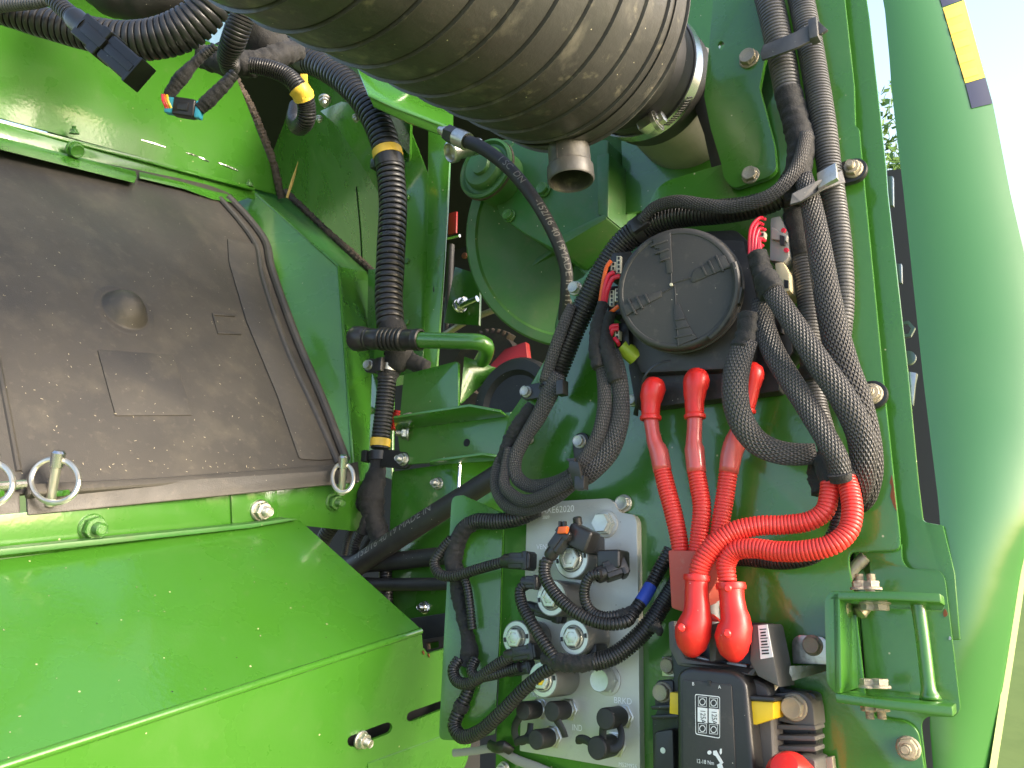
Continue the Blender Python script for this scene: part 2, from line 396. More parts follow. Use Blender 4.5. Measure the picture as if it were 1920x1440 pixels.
SEAL = mat('brown_stained_rubber_seal', (.06, .045, .033), .8, bump=[(200, .0006)], mottle=[(40, .45, .7, .6, (.13, .09, .06))])
PINM = mat('yellow_zinc_pin', (.66, .635, .55), .32, metal=.9, mottle=[(80, .5, .8, .3, (.55, .50, .36))])
CABLE = mat('woven_grey_strap', (.30, .29, .26), .7, bump=[(300, .0004)])
STRAW = mat('dry_straw', (.60, .38, .12), .7)
RUST = mat('rust_chip', (.25, .08, .03), .8)
GRASS = mat('grass', (.11, .17, .035), .9, mottle=[(.6, .4, .7, .6, (.15, .20, .05)), (6, .45, .7, .5, (.08, .13, .025))])
JGREY = mat('weathered_grey_plastic', (.085, .080, .074), .55, bump=[(400, .0001)], mottle=[(25, .42, .75, .5, (.13, .12, .105)), (120, .58, .8, .4, (.19, .175, .15))], rvar=.1)
LEAF = mat('tree_foliage', (.10, .20, .03), .7, mottle=[(3, .4, .7, .6, (.17, .28, .05))])
BARK = mat('tree_bark', (.12, .09, .06), .9)
CHAFF = mat('pale_chaff', (.42, .37, .26), .8)
NAVY = mat('navy_decal', (.012, .016, .05), .35, coat=.4)
REFL = mat('yellow_reflective_decal', (.80, .50, .03), .35, coat=.5)
REFL2 = mat('dark_yellow_reflective_decal', (.62, .38, .045), .35, coat=.5)
DOORG = mat('glare_paled_green_paint', (.052, .185, .040), .16, coat=1.0, bump=[(70, .00006)], mottle=[(9, .52, .78, .15, (.10, .20, .07))], rvar=.03)  # same machine green, made paler to imitate veiling glare
CLEAR = mat('grey_silver_patch', (.45, .47, .47), .3, metal=.5)
def braid_mat():
    m = bpy.data.materials.new('black_braided_sleeve'); m.use_nodes = True; nt = m.node_tree; N, Lk = nt.nodes, nt.links; b = N['Principled BSDF']; b.inputs['Roughness'].default_value = .45
    uv = N.new('ShaderNodeUVMap'); sx = N.new('ShaderNodeSeparateXYZ'); Lk.new(uv.outputs[0], sx.inputs[0])
    def M(op, a, c=None):
        n = N.new('ShaderNodeMath'); n.operation = op
        for i, q in enumerate((a, c)):
            if q is None: continue
            if isinstance(q, (int, float)): n.inputs[i].default_value = q
            else: Lk.new(q, n.inputs[i])
        return n.outputs[0]
    nu, nv = M('MULTIPLY', sx.outputs[0], 2 * math.pi * 19), M('MULTIPLY', sx.outputs[1], 2 * math.pi / .0052)
    a, c = M('SINE', M('ADD', nu, nv)), M('SINE', M('SUBTRACT', nu, nv))
    h = M('MAXIMUM', a, c); mk = N.new('ShaderNodeMapRange'); Lk.new(M('MULTIPLY', a, c), mk.inputs[0]); mk.inputs[1].default_value = .10; mk.inputs[2].default_value = .55
    tc = N.new('ShaderNodeTexCoord'); nz = N.new('ShaderNodeTexNoise'); nz.inputs['Scale'].default_value = 45; Lk.new(tc.outputs['Object'], nz.inputs[0])
    fc = M('MULTIPLY', mk.outputs[0], M('ADD', nz.outputs[0], .25))
    x = N.new('ShaderNodeMix'); x.data_type = 'RGBA'; Lk.new(fc, x.inputs[0]); x.inputs[6].default_value = (.040, .037, .036, 1); x.inputs[7].default_value = (.165, .152, .143, 1)
    Lk.new(x.outputs[2], b.inputs['Base Color'])
    bp = N.new('ShaderNodeBump'); bp.inputs['Distance'].default_value = .0007; Lk.new(h, bp.inputs['Height']); Lk.new(bp.outputs[0], b.inputs['Normal'])
    return m
BRAID = braid_mat()
# ================================================================ the setting
gs = 400.0
g = obj('ground', ([Vector((-gs, -gs, 0)), Vector((gs, -gs, 0)), Vector((gs, gs, 0)), Vector((-gs, gs, 0))], [(0, 1, 2, 3)]), GRASS)
tag(g, 'bright green grass seen past the edge of the door', None, None, 'structure')
tr = thing('distant_tree', 'blurred green tree seen through the gap beside the door', 'tree', Vector((6.8, 14.5, 0)))
obj('trunk', tube([(Vector((6.8, 14.5, -.1)), .16), (Vector((6.85, 14.5, 1.6)), .12), (Vector((6.8, 14.5, 4.4)), .05)], 'tape', segs=10), BARK, tr)
lv, lf = [], []
rt = random.Random(3)
for k in range(5200):
    while True:
        q = Vector((rt.uniform(-1, 1), rt.uniform(-1, 1), rt.uniform(-1, 1)))
        if q.length < 1 and (noise.noise(q * 2.3) > -.18): break
    c = Vector((6.8, 14.5, 3.5)) + Vector((q.x * 1.3, q.y * 1.3, q.z * 2.7)); a = Vector((rt.gauss(0, 1), rt.gauss(0, 1), rt.gauss(0, 1))).normalized(); b = a.orthogonal().normalized()
    n = len(lv); lv += [c - a * .09, c + b * .05, c + a * .09, c - b * .05]; lf.append((n, n + 1, n + 2, n + 3))
obj('crown', (lv, lf), LEAF, tr, 0)
# ================================================================ sheet metal
def sheet(name, label, geo, m=GREEN, cat='panel', group=None): return tag(obj(name, geo, m), label, cat, group)
# added sheet, its black stands for shade far inside the bay
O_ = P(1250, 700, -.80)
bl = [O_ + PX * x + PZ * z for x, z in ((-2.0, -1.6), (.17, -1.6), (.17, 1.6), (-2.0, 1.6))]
tag(obj('shade_sheet', slab(bl, PY * .02, 0), DARK), 'added black sheet standing for shade deep inside the engine bay', 'shade_sheet', None, 'structure')
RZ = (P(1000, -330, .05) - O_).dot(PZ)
tag(obj('shade_sheet', slab([O_ + PX * x + PZ * RZ + OUT * o for x, o in ((-1.6, 0), (.17, 0), (.17, .78), (-1.6, .90))], PZ * .02, 0), DARK), 'added unseen black roof sheet that shades the engine bay', 'shade_sheet', None, 'structure')  # unseen roof, added to keep sky light out of the bay
tag(obj('shade_sheet', pslab([(1560, 330), (1700, 316), (1850, 1500), (1600, 1500)], -.16, -.17, 0), SLOTSHADE), 'dark sheet standing for shade and glare in the slot beside the door', 'shade_sheet', None, 'structure')  # added sheet, shade and glare of the slot put into its colour
# main panel that carries the wiring
mp = thing('mounting_panel', 'large green painted panel carrying the round fuse box and valve block', 'panel', P(1300, 1440))
panel_px = [(1352, 308), (1250, 338, 10), (1228, 356, 12), (1216, 384), (1150, 455), (1092, 520), (1072, 530, 8), (1066, 556, 10), (1078, 575), (1040, 640), (1000, 712), (955, 778), (940, 830), (938, 900), (945, 985),
            (938, 1200), (930, 1376), (926, 1560), (1748, 1560), (1733, 1440), (1722, 1370, 18), (1700, 1352, 12), (1640, 1344), (1622, 1300), (1603, 1130), (1592, 1060), (1592, 1036, 12), (1668, 1034), (1690, 1030, 22),
            (1661, 757), (1622, 360), (1611, 240, 6), (1604, 236, 4), (1602, 162), (1584, 0), (1570, -140), (1462, -140), (1448, 180), (1410, 262)]
obj('panel_sheet', pslab(panel_px, 0, -.004, .0012), GREEN, mp)
# flange bent forward at the left edge of the panel
fl = [P(946, 1000, .0005), P(940, 1200, .0005), P(931, 1372, .0005)]
flo = [(870, 1392), (838, 1388), (824, 1380), (826, 1350), (836, 1150), (843, 1000), (849, 945), (856, 931), (868, 929)]
flp = [(u, v) for u, v in flo]
FP = Pl(P(945, 985, .0), (P(938, 1376, 0) - P(945, 985, 0)).cross(P(845, 1150, .020) - P(940, 1150, 0)))
fpoly = [(944, 962), (938, 1180), (930, 1376), (880, 1388), (845, 1388, 14), (824, 1386, 14), (836, 1150), (848, 931, 16), (870, 929)]
obj('flange', plslab(fpoly, FP, .003, .0, .001), GREEN, mp)
for (u, v, r, k, m_) in [(1404, 110, 19, 'head', 'O'), (1407, 330, 16, 'head', 'O')]: pass
# rear plate under the door latch bracket
rp = thing('rear_plate', 'green plate with stepped corner behind the latch bracket', 'panel', P(1700, 1345, -.006))
obj('plate_sheet', pslab([(1560, 1000), (1690, 1020), (1690, 1050, 14), (1703, 1067, 10), (1758, 1067, 12), (1771, 1082, 12), (1801, 1332, 14), (1790, 1345, 8), (1738, 1343, 8), (1726, 1356, 10), (1740, 1480), (1612, 1480), (1612, 1130), (1604, 1040)], -.008, -.012, .001,
    holes=[[(1601, 1052), (1622, 1040), (1630, 1052), (1634, 1100), (1604, 1100)], [(1606, 1130), (1612, 1128), (1624, 1282), (1616, 1290)]]), GREEN, rp)
for u, v, r in [(1772, 1150, 6), (1781, 1197, 3)]:
    obj('paint_chip', pslab([(u + r * math.cos(a) * random.uniform(.6, 1.1), v + 1.5 * r * math.sin(a) * random.uniform(.6, 1.1)) for a in [k * .785 for k in range(8)]], -.0076, -.009, 0), RUST if r > 4 else CLEAR, rp)
obj('paint_chip', pslab([(1672, 890), (1676, 915), (1681, 958), (1676, 950), (1669, 930), (1672, 912), (1668, 905)], .0003, -.001, 0), RUST, mp)
# deeper strip beside the slot
st = thing('inner_strip', 'narrow grey-green strip between the main panel and the dark slot', 'panel', P(1700, 1066, -.02))
obj('strip_sheet', pslab([(1560, -140), (1616, -140), (1625, 0), (1630, 35), (1661, 314), (1664, 360), (1702, 695), (1722, 905), (1731, 978, 8), (1768, 985), (1790, 1075), (1800, 1200), (1600, 1200), (1600, 900)], -.020, -.024, .001), GREEN, st)
obj('bolt_hole_plate', pslab([(1701, 696), (1718, 699), (1712, 760), (1706, 755)], -.026, -.03, .0005), ZINC, st)
# upper bracket plate
ub = thing('bracket_plate', 'tall green plate with two bolts right of the ribbed housing', 'bracket', P(1400, 345, .01))
obj('plate_sheet', pslab([(1340, -140), (1337, 0), (1331, 70), (1320, 180), (1332, 240), (1352, 306), (1357, 334, 8), (1374, 354, 14), (1440, 332, 8), (1456, 318, 8), (1452, 270), (1440, 225), (1424, 165), (1432, 120), (1450, 60), (1462, -140)], .010, .004, .001,
    holes=[[(1352 + 6 * math.cos(k * .63), 85 + 8 * math.sin(k * .63)) for k in range(10)]]), GREEN, ub)
bolt(ub, 1405, 111, .010, 19, 'head', OLDZINC); bolt(ub, 1408, 329, .010, 17, 'head', OLDZINC)
obj('cross_plate', pslab([(1424, 90), (1540, 40), (1540, 130), (1430, 240)], -.012, -.016, .0005), DUSTY, ub)
# door on the right, curved
dr = thing('door', 'reflective green door, glare paled into its paint, with curved outer edge at right', 'door', P(1800, 1440, -.03))
L_ = [(1640, -150), (1655, 0), (1659, 18), (1669, 125), (1670, 155), (1694, 360), (1732, 720), (1760, 945), (1765, 1020), (1766, 1065), (1760, 1200), (1742, 1345), (1750, 1440), (1756, 1560)]
R_ = [(1770, -150), (1808, 0), (1848, 145), (1862, 195), (1894, 360), (1922, 482), (1948, 640), (1955, 800), (1938, 960), (1912, 1080), (1885, 1260), (1857, 1440), (1838, 1560)]
def interp(tab, y):
    for (x0, y0), (x1, y1) in zip(tab, tab[1:]):
        if y0 <= y <= y1: return x0 + (x1 - x0) * (y - y0) / (y1 - y0)
    return tab[-1][0] if y > tab[-1][1] else tab[0][0]
V, Fc = [], []; NU, NV = 14, 60
for j in range(NV + 1):
    y = -150 + (1710) * j / NV; a, b = interp(L_, y), interp(R_, y)
    for i in range(NU + 1):
        t = i / NU; V.append(P(a + (b - a) * t, y, -.045 - .026 * t * t + .018 * math.sin(math.pi * (y + 150) / 1710)))
for j in range(NV):
    for i in range(NU):
        k = j * (NU + 1) + i; Fc.append((k, k + NU + 1, k + NU + 2, k + 1))
n = len(V); V2 = V + [p + PY * .006 for p in V]; F2 = Fc + [tuple(q + n for q in reversed(f)) for f in Fc]
for j in range(NV):
    for i in (0, NU):
        k = j * (NU + 1) + i; F2.append((k, k + NU + 1, k + NU + 1 + n, k + n) if i else (k, k + n, k + NU + 1 + n, k + NU + 1))
obj('door_skin', (V2, F2), DOORG, dr, 50)
def doorpt(u, v, lift=.0006):
    a, b = interp(L_, v), interp(R_, v); t = (u - a) / (b - a)
    return P(u, v, -.045 - .026 * t * t + .018 * math.sin(math.pi * (v + 150) / 1710) + lift)
def decal(name, px, m, par, lift=.0008, nx=4, ny=8):
    (a, b, c, d) = px; V, Fc = [], []
    for j in range(ny + 1):
        for i in range(nx + 1):
            s, t = i / nx, j / ny
            u = (a[0] * (1 - s) + b[0] * s) * (1 - t) + (d[0] * (1 - s) + c[0] * s) * t; v = (a[1] * (1 - s) + b[1] * s) * (1 - t) + (d[1] * (1 - s) + c[1] * s) * t
            V.append(doorpt(u, v, lift))
    for j in range(ny):
        for i in range(nx):
            k = j * (nx + 1) + i; Fc.append((k, k + nx + 1, k + nx + 2, k + 1))
    return obj(name, (V, Fc), m, par)
dk = decal('reflective_decal', [(1768, 15), (1808, 0), (1847, 145), (1810, 156)], REFL, dr)
decal('navy_band', [(1738, -80), (1788, -80), (1807, -1), (1767, 13)], NAVY, dr); decal('navy_band', [(1810, 157), (1847.5, 146), (1861, 194), (1822, 203)], NAVY, dr)
for k in range(5):
    t0, t1 = .06 + k * .195, .06 + k * .195 + .10
    q = lambda t: ((1768 + 42 * t, 15 + 141 * t), (1808 + 39 * t - 9, 0 + 145 * t + 3))
    decal('reflective_stripe', [q(t0)[0], q(t0)[1], q(t1)[1], q(t1)[0]], REFL2, dk, .0012, 3, 2)
V, Fc = [], []
for j in range(31):
    y = 1040 + 520 * j / 30; b = interp(R_, y)
    V += [P(b - 2, y, -.062), P(b + 12, y, -.066), P(b + 12, y, -.09), P(b - 2, y, -.09)]
for j in range(30):
    for i in range(4): k = j * 4; Fc.append((k + i, k + 4 + i, k + 4 + (i + 1) % 4, k + (i + 1) % 4))
obj('edge_trim', (V, Fc), TRIM, dr)
# things glimpsed in the slot
sl = thing('latch_rod', 'pale latch rod glimpsed in the slot beside the door', 'rod', P(1690, 800, -.1))
for u0, v0, u1, v1 in [(1664, 330, 1674, 385), (1680, 494, 1690, 530)]: obj('rod_section', pslab([(u0, v0), (u1, v0), (u1 + 1, v1), (u0 + 2, v1)], -.05, -.055, .0005), CLEAR, sl)
obj('nut', lathe(P(1698, 620, -.06), OUT, [(0, .008), (.004, .008), (.004, .005), (.002, .005)], 6), CLEAR, sl)
obj('pin', lathe(P(1704, 673, -.06), OUT, [(0, .006), (.004, .006), (.0045, 0)], 20), CLEAR, sl)
obj('lever', pslab([(1703, 698), (1720, 700), (1708, 758)], -.05, -.054, .0004), CLEAR, sl)
# ---------------------------------------------------------------- left wall
UPN = cam2w((.806, 0, .591))
V, Fc = [], []; NX, NY = 24, 14
for j in range(NY + 1):
    for i in range(NX + 1):
        s, t = i / NX, j / NY                      # t from rail upward
        ub_, vb_ = -120 + 650 * s, 188 + 180 * s
        ut_, vt_ = -120 + (560 - 150 * (1 - 0) * 1) * s * 1.32, -120 + 210 * s
        u = ub_ + (ut_ - ub_) * t; v = vb_ + (vt_ - vb_) * t
        V.append(VW2.at(u, v, +.07 * t * t - .004))
for j in range(NY):
    for i in range(NX):
        k = j * (NX + 1) + i; Fc.append((k, k + 1, k + NX + 2, k + NX + 1))
n = len(V); us = thing('curved_shroud', 'glossy curved green shroud above the black cover', 'panel', V[0])
obj('shroud_sheet', (V + [p - UPN * .004 for p in V], Fc + [tuple(q + n for q in reversed(f)) for f in Fc] + [(j * (NX + 1) + NX, (j + 1) * (NX + 1) + NX, (j + 1) * (NX + 1) + NX + n, j * (NX + 1) + NX + n)[::-1] for j in range(NY)]), GREEN, us)
def seam(u0, v0, u1, v1, off): 
    a, b = VW2.at(u0, v0, off), VW2.at(u1, v1, off); return tube([(a, .0012), (a.lerp(b, .5) + UPN * .0004, .0018), (b, .0012)], 'tape', segs=6)
for k, q in enumerate([(264, 262, 310, 276), (348, 286, 369, 293), (371, 294, 391, 303), (408, 305, 446, 320)]): obj('weld_bead', seam(*q, -.0035), STEEL, us)
se = tag(obj('seal_strip', tube([(VW2.at(u, v, .001), .006) for u, v in [(430, 130), (465, 190), (490, 245), (512, 305), (528, 372)]], 'tape', segs=8, rough=.2), SEAL), 'brown stained seal strip along the edge of the curved shroud', 'seal')
# rail
rl = thing('cover_rail', 'green channel rail along the top of the black cover', 'rail', VW2.at(0, 260))
def rq(q): return [VW2.at(u, v, o) for u, v, o in q]
RP = Pl(VW2.at(0, 245, .010), cam2w((.55, .60, .42)))
obj('rail_lip', slab(rq([(-120, 194, .022), (478, 350, .022), (478, 357, .022), (-120, 202, .022)]), UPN * -.024, .001), GREEN, rl)
obj('rail_web', slab(rq([(-120, 200, .024), (478, 355, .012), (478, 374, .012), (-120, 234, .030)]), UPN * -.003, .0006), GREEN, rl)
obj('rail_flange', slab(rq([(-120, 227, .028), (254, 321, .024), (257, 332, .040), (252, 343, .056), (-120, 250, .062)]), UPN * -.003, .001), GREEN, rl)
obj('rail_flange', slab(rq([(262, 322, .024), (470, 370, .012), (440, 380, .04), (400, 374, .04), (345, 354, .04), (262, 334, .040)]), UPN * -.003, .001), GREEN, rl)
bolt_at(rl, VW2.at(140, 280, .034), UPN + Vector((0, 0, -.5)), .011, 'head', GREEN); bolt_at(rl, VW2.at(139, 250, .012), Vector((0, 0, 1)), .006, 'nut', GREEN)
bolt_at(rl, VW2.at(468, 348, .02), Vector((0, 0, 1)), .006, 'nut', GREEN)
# black cover
cv = thing('service_cover', 'dusty black moulded cover with round dimple at left', 'cover', LW.at(300, 940))
cov = [(-160, 205), (250, 312), (390, 346), (428, 360, 8), (462, 402, 12), (497, 447, 14), (508, 490, 10), (562, 645), (604, 745), (652, 856, 6), (655, 882, 8), (640, 897, 6), (52, 925), (50, 925), (-160, 945)]
obj('cover_sheet', plslab(cov, LW, .004, .0, .0015), COVER, cv)
LP = Pl(LW.at(300, 900), cam2w((.74, .30, .60)))
obj('lower_lip', plslab([(50, 918), (648, 880, 6), (655, 900, 6), (640, 907), (52, 966, 4)], LP, .004, .012, .002), COVER, cv)
V0 = [LW.at(u, v, .010) for u, v in [(52, 905), (300, 893), (640, 868), (650, 884), (300, 909), (52, 926)]]
obj('lip_bend', slab(V0, LW.n * -.010, .004, seg=3), COVER, cv)
for q, r in (([(412, 372), (450, 416), (480, 460), (492, 520), (540, 660), (590, 770), (634, 868)], .0045), ([(428, 370), (464, 408), (498, 455), (508, 500), (558, 640), (604, 748), (648, 862)], .006)):
    obj('rim_bead', tube([(LW.at(u, v, .002), r) for u, v in q], 'smooth', segs=10), COVER, cv)
obj('side_step', plslab([(427, 447), (480, 458), (540, 640), (624, 860), (600, 862), (562, 860, 8), (520, 740), (462, 600), (430, 492, 6)], LW, .003, .0022, .001), COVER, cv)
# dimple: dome with a shallow ditch
dc = LW.at(234, 582); x, y, nn = LD - LW.n * LD.dot(LW.n), None, LW.n; x.normalize(); y = nn.cross(x); V, Fc = [], []
R0 = .030
prof = [(0, .021), (.3, .0195), (.55, .0155), (.78, .0085), (.92, .001), (1.0, -.001), (1.12, .0004), (1.3, -.0008)]
for d, hh in prof:
    for k in range(32): a = 2 * math.pi * k / 32; V.append(dc + (x * math.cos(a) * .86 + y * math.sin(a) * 1.0) * (R0 * max(d, .001)) + nn * (hh + .0006))
for i in range(len(prof) - 1):
    for k in range(32): j = (k + 1) % 32; Fc.append((i * 32 + k, (i + 1) * 32 + k, (i + 1) * 32 + j, i * 32 + j))
obj('dimple', (V, Fc), COVER, cv, 0)
obj('raised_pad', plslab([(183, 655, 4), (325, 665, 4), (362, 778, 4), (217, 779, 4)], LW, .002, .0014, .0006), COVER, cv)
for q in ([(398, 586), (440, 589), (441, 593), (399, 590)], [(408, 621), (452, 623), (453, 627), (409, 625)], [(398, 588), (401, 588), (411, 622), (408, 622)]): obj('moulded_mark', plslab(q, LW, .002, .0016, .0004), COVER, cv)
obj('moulded_ridge', tube([(LW.at(u, v, -.0005), .003) for u, v in [(-20, 600), (8, 740), (35, 885)]], 'smooth', segs=8), COVER, cv)
nb = tag(obj('service_cover', plslab([(-160, 930), (28, 915), (38, 925, 4), (39, 965, 5), (-160, 985)], LP, .004, .010, .002), COVER), 'corner of a second black cover at the far left edge', 'cover')
obj('rod', tube([(LP.at(-40, 915, .016), .004), (LP.at(48, 908, .016), .004)], 'smooth', segs=10), STEEL, nb)
# beam under the cover
bmn = thing('lower_beam', 'green beam with bolts running below the black cover', 'beam', VW.at(300, 1000))
obj('beam_face', plslab([(-200, 985), (50, 960), (655, 895), (720, 915), (700, 1000), (560, 985), (-200, 1070)], VW, .004, -.008, .001), GREEN, bmn)
obj('beam_lip', plslab([(-200, 1050), (470, 982), (540, 972), (560, 974), (470, 990), (-200, 1064)], VW, .014, .010, .001), DUSTY, bmn)
obj('splice_plate', plslab([(434, 925), (520, 918), (522, 976), (436, 985)], VW, .003, -.005, .001), GREEN, bmn)
bolt_at(bmn, VW.at(172, 989, -.008), VW.n, .0125, 'nut', GREEN); bolt_at(bmn, VW.at(487, 957, -.004), VW.n, .0115, 'nut', ZINC); bolt_at(bmn, VW.at(624, 941, -.008), VW.n, .011, 'nut', GREEN)
# lynch pins
def ringpin(u, v, rx, ry, p0, p1, label, par=None):
    t = thing('lynch_pin', label, 'pin', LP.at(*p1)); c = LP.at(u, v, .030); d = depth(c) / F
    ex = CX * (rx * d); ey = CY * (ry * d); tilt = (c - CAM).normalized()
    V = []; pts = [(c + ex * math.cos(a) + ey * math.sin(a) + tilt * (.010 * math.sin(a)), .0024) for a in [k * 2 * math.pi / 28 for k in range(29)]]
    obj('ring', tube(pts, 'smooth', segs=8, caps=False), PINM, t)
    a, b = LP.at(*p0, .030), LP.at(*p1, .012)
    obj('pin_shank', tube([(a, .0042), (b, .0042)], 'smooth', segs=12), PINM, t)
    e = (a - b).normalized(); obj('pin_head', lathe(a - e * .006, e, [(0, .0058), (.012, .0058), (.014, .004), (.014, 0)], 14), STEEL, t)
    m_ = LP.at(p1[0] + (p0[0] - p1[0]) * .28, p1[1] + (p0[1] - p1[1]) * .28, .010)
    obj('tab', obox(m_, CX, CY, CZ, rx * 1.25 * d, .005, .012, .001), GREEN, t)
ringpin(103, 901, 45, 41, (108, 862), (93, 948), 'lynch pin with large wire ring at the lower left of the cover')
ringpin(643, 896, 20, 27, (644, 866), (640, 927), 'small lynch pin with oval ring at the right corner of the cover')
ringpin(-20, 906, 44, 40, (-16, 866), (-30, 950), 'lynch pin ring cut off by the left edge of the photo')
kp = tag(obj('latch_tab', plslab([(640, 872), (672, 865, 4), (676, 905, 6), (640, 908)], LP, .008, .012, .0015), PLASTIC), 'black latch tab behind the small oval lynch pin', 'latch')
# folded shield between the cover and the post
sh = thing('folded_shield', 'folded green shield with dusty slanted top right of the black cover', 'shield', LW.at(600, 880))
T0 = Z(466, 350, 1.27)
_a, _b = Z(635, 500, 1.17), LW.at(566, 655, -.010)
SHP = Pl(_a, (_a - T0).cross(_b - T0))
A1, A2, A3 = (SHP.at(*q) for q in ((635, 500), (652, 730), (664, 905)))
TI, TR = Z(540, 366, 1.36), Z(700, 512, depth(A1) + .10)
B0, B1, B2 = TR, Z(697, 700, depth(A2) + .10), Z(690, 900, depth(A3) + .09)
def tri(name, pts, m=GREEN, par=None, th=-CZ * .003, bv=.0004):
    return obj(name, slab(pts, th, bv), m, par)
tri('shield_face', [SHP.at(*q) for q in ((420, 372), (466, 350), (635, 500), (652, 730), (664, 905), (630, 905), (545, 650), (470, 440))], GREEN, sh)
tri('shield_top', [T0, TI, TR, A1], DUSTY, sh); tri('shield_side', [A1, B0, B1, A2], GREEN, sh); tri('shield_side', [A2, B1, B2, A3], GREEN, sh)
for pa, pb in ((A1, A2), (A2, A3), (T0, A1)): obj('fold_edge', tube([(pa, .0022), (pa.lerp(pb, .5), .0022), (pb, .0022)], 'smooth', segs=8), GREEN, sh)
tag(obj('seal_strip', tube([(Z(535, 358, 1.34), .005), (Z(610, 430, 1.30), .005), (Z(660, 475, 1.27), .006), (Z(702, 512, 1.25), .005)], 'tape', segs=8, rough=.25), SEAL), 'brown stained seal strip along the slanted shield top', 'seal')
tag(obj('straw_stalk', tube([(Z(538, 371, 1.26), .0022), (Z(548, 340, 1.26), .0026), (Z(559, 303, 1.25), .0006)], 'smooth', segs=6), STRAW), 'dry straw stalk caught at the top of the folded shield', 'straw')
# recess wall
RWP = Pl(Z(620, 400, 1.50), cam2w((-.82, -.25, .50)))
rw = thing('recess_wall', 'dark green recessed wall behind the large corrugated hose', 'panel', P(640, 500, -.15))
obj('wall_sheet', plslab([(380, 40), (760, 60), (770, 180), (760, 720), (600, 760), (520, 420), (450, 240)], RWP, .004, 0, 0), GREEN, rw)
obj('wall_seam', tube([(RWP.at(u, v, .0005), .0012) for u, v in ((668, 350), (676, 440), (679, 505))], 'smooth', segs=6), DARK, rw)
for u, v in [(692, 690), (695, 770)]: bolt(rw, u, v, -.112, 8, 'nut', GREEN)
obj('far_wall', pslab([(360, 20), (660, 40), (660, 460), (470, 420)], -.34, -.344, 0), GREEN, rw)
obj('side_wall', pslab([(690, 505), (740, 500), (735, 900), (684, 880)], -.112, -.116, .001), GREEN, rw)
# post
ps = thing('upright_post', 'tall green folded post behind the large corrugated hose', 'post', P(790, 690, -.1))
obj('post_face', pslab([(716, 190), (752, 200), (803, 330), (800, 500), (792, 700), (700, 706), (706, 500)], -.095, -.099, .001), GREEN, ps)
obj('post_side', slab([P(803, 215, -.095), P(848, 190, -.104), P(838, 400, -.104), P(818, 700, -.104), P(790, 712, -.095), P(800, 500, -.095)], PY * .004, .001), GREEN, ps)
obj('post_edge', pslab([(752, 212), (758, 214), (756, 300), (752, 296)], -.088, -.094, .0008), GREEN, ps)
for u, v in [(764, 370), (764, 490), (764, 605)]: bolt(ps, u, v, -.095, 6, 'plain', GREEN, 'weld_nut')
obj('post_hole', pslab([(808, 536), (813, 534), (814, 546), (810, 549)], -.0995, -.106, 0), DARK, ps)
# gusset and cross bar
gu = thing('gusset', 'green triangular gusset behind the top of the large hose', 'bracket', P(660, 300, -.12))
obj('gusset_face', slab([Z(600, 208, 1.24), Z(634, 238, 1.23), Z(712, 365, 1.20), Z(735, 330, 1.17), Z(735, 245, 1.15), Z(690, 200, 1.16), Z(640, 190, 1.20)], -CZ * .004, .001), GREEN, gu)
for u, v, r, z in [(609, 187, 12, 1.17), (668, 220, 8, 1.17), (599, 222, 7, 1.22)]: bolt_at(gu, Z(u, v, z), cam2w((.1, -.75, .6)), r * z / F, 'nut', ZINC)
cb = thing('cross_bar', 'pale shining green cross bar under the ribbed housing', 'bar', P(770, 220, -.05))
obj('bar_top', slab([Z(670, 128, 1.10), Z(690, 175, 1.06), Z(740, 198, 1.06), Z(850, 240, 1.06), Z(850, 212, 1.10), Z(810, 185, 1.12), Z(740, 155, 1.12)], -CY * .004, .001), GREEN, cb)
obj('bar_side', slab([Z(690, 176, 1.06), Z(740, 199, 1.06), Z(850, 241, 1.06), Z(850, 262, 1.065), Z(760, 228, 1.065), Z(700, 200, 1.065)], -CZ * .004, .001), GREEN, cb)
# ---------------------------------------------------------------- box at the lower left
bx = thing('battery_box', 'bright green folded box cover at the lower left', 'box', Z(400, 1440, .6))
BB = Z(790, 1180, .80); BA = VW.at(560, 974, .0); 
top = [BA, Z(790, 1180, .80), BB - LD * .48, VW.at(560, 974, .0) - LD * .42]
tn = (top[1] - top[0]).cross(LD).normalized()
if tn.dot(CAM - BB) < 0: tn = -tn
obj('box_top', slab([p for p in top], -tn * .003, 0), GREEN, bx)
FPn = Pl(BB, cam2w((.80, -.06, .60)))
FPn = Pl(BB, LD.cross(cam2w((.02, 1, .06))) * (1 if LD.cross(cam2w((.02, 1, .06))).dot(CAM - BB) > 0 else -1))
e0, e1 = BB - LD * .48, BB
front = [FPn.at(790, 1180)] + [FPn.at(u, v) for u, v in rounded([(794, 1214, 3), (802, 1226, 4), (836, 1216), (900, 1215), (885, 1395, 26), (868, 1452, 30), (700, 1620)])] + [FPn.at(-150, 1900), e0]
slots = [[FPn.at(*q) for q in rounded([(652, 1382, 8), (728, 1353, 8), (737, 1360, 8), (733, 1374, 8), (660, 1402, 8), (651, 1396, 8)], 3)],
         [FPn.at(*q) for q in rounded([(764, 1336, 8), (850, 1306), (846, 1324), (770, 1354, 8), (762, 1350, 8)], 3)]]
obj('box_front', slab(front, -FPn.n * .003, 0, slots), GREEN, bx)
obj('box_edge', tube([(e0 - tn * .0022, .0034), (e0.lerp(e1, .5) - tn * .0022, .0034), (e1 - tn * .0022, .0034)], 'smooth', segs=14), GREEN, bx)
obj('lap_edge', plslab([(690, 1432), (800, 1392), (850, 1372), (872, 1371), (880, 1400), (866, 1445), (700, 1600)], FPn, .002, .0012, .0006), GREEN, bx)
bolt_at(bx, FPn.at(677, 1387, .001), FPn.n, 17 * depth(FPn.at(677, 1387)) / F, 'nut', ZINC)
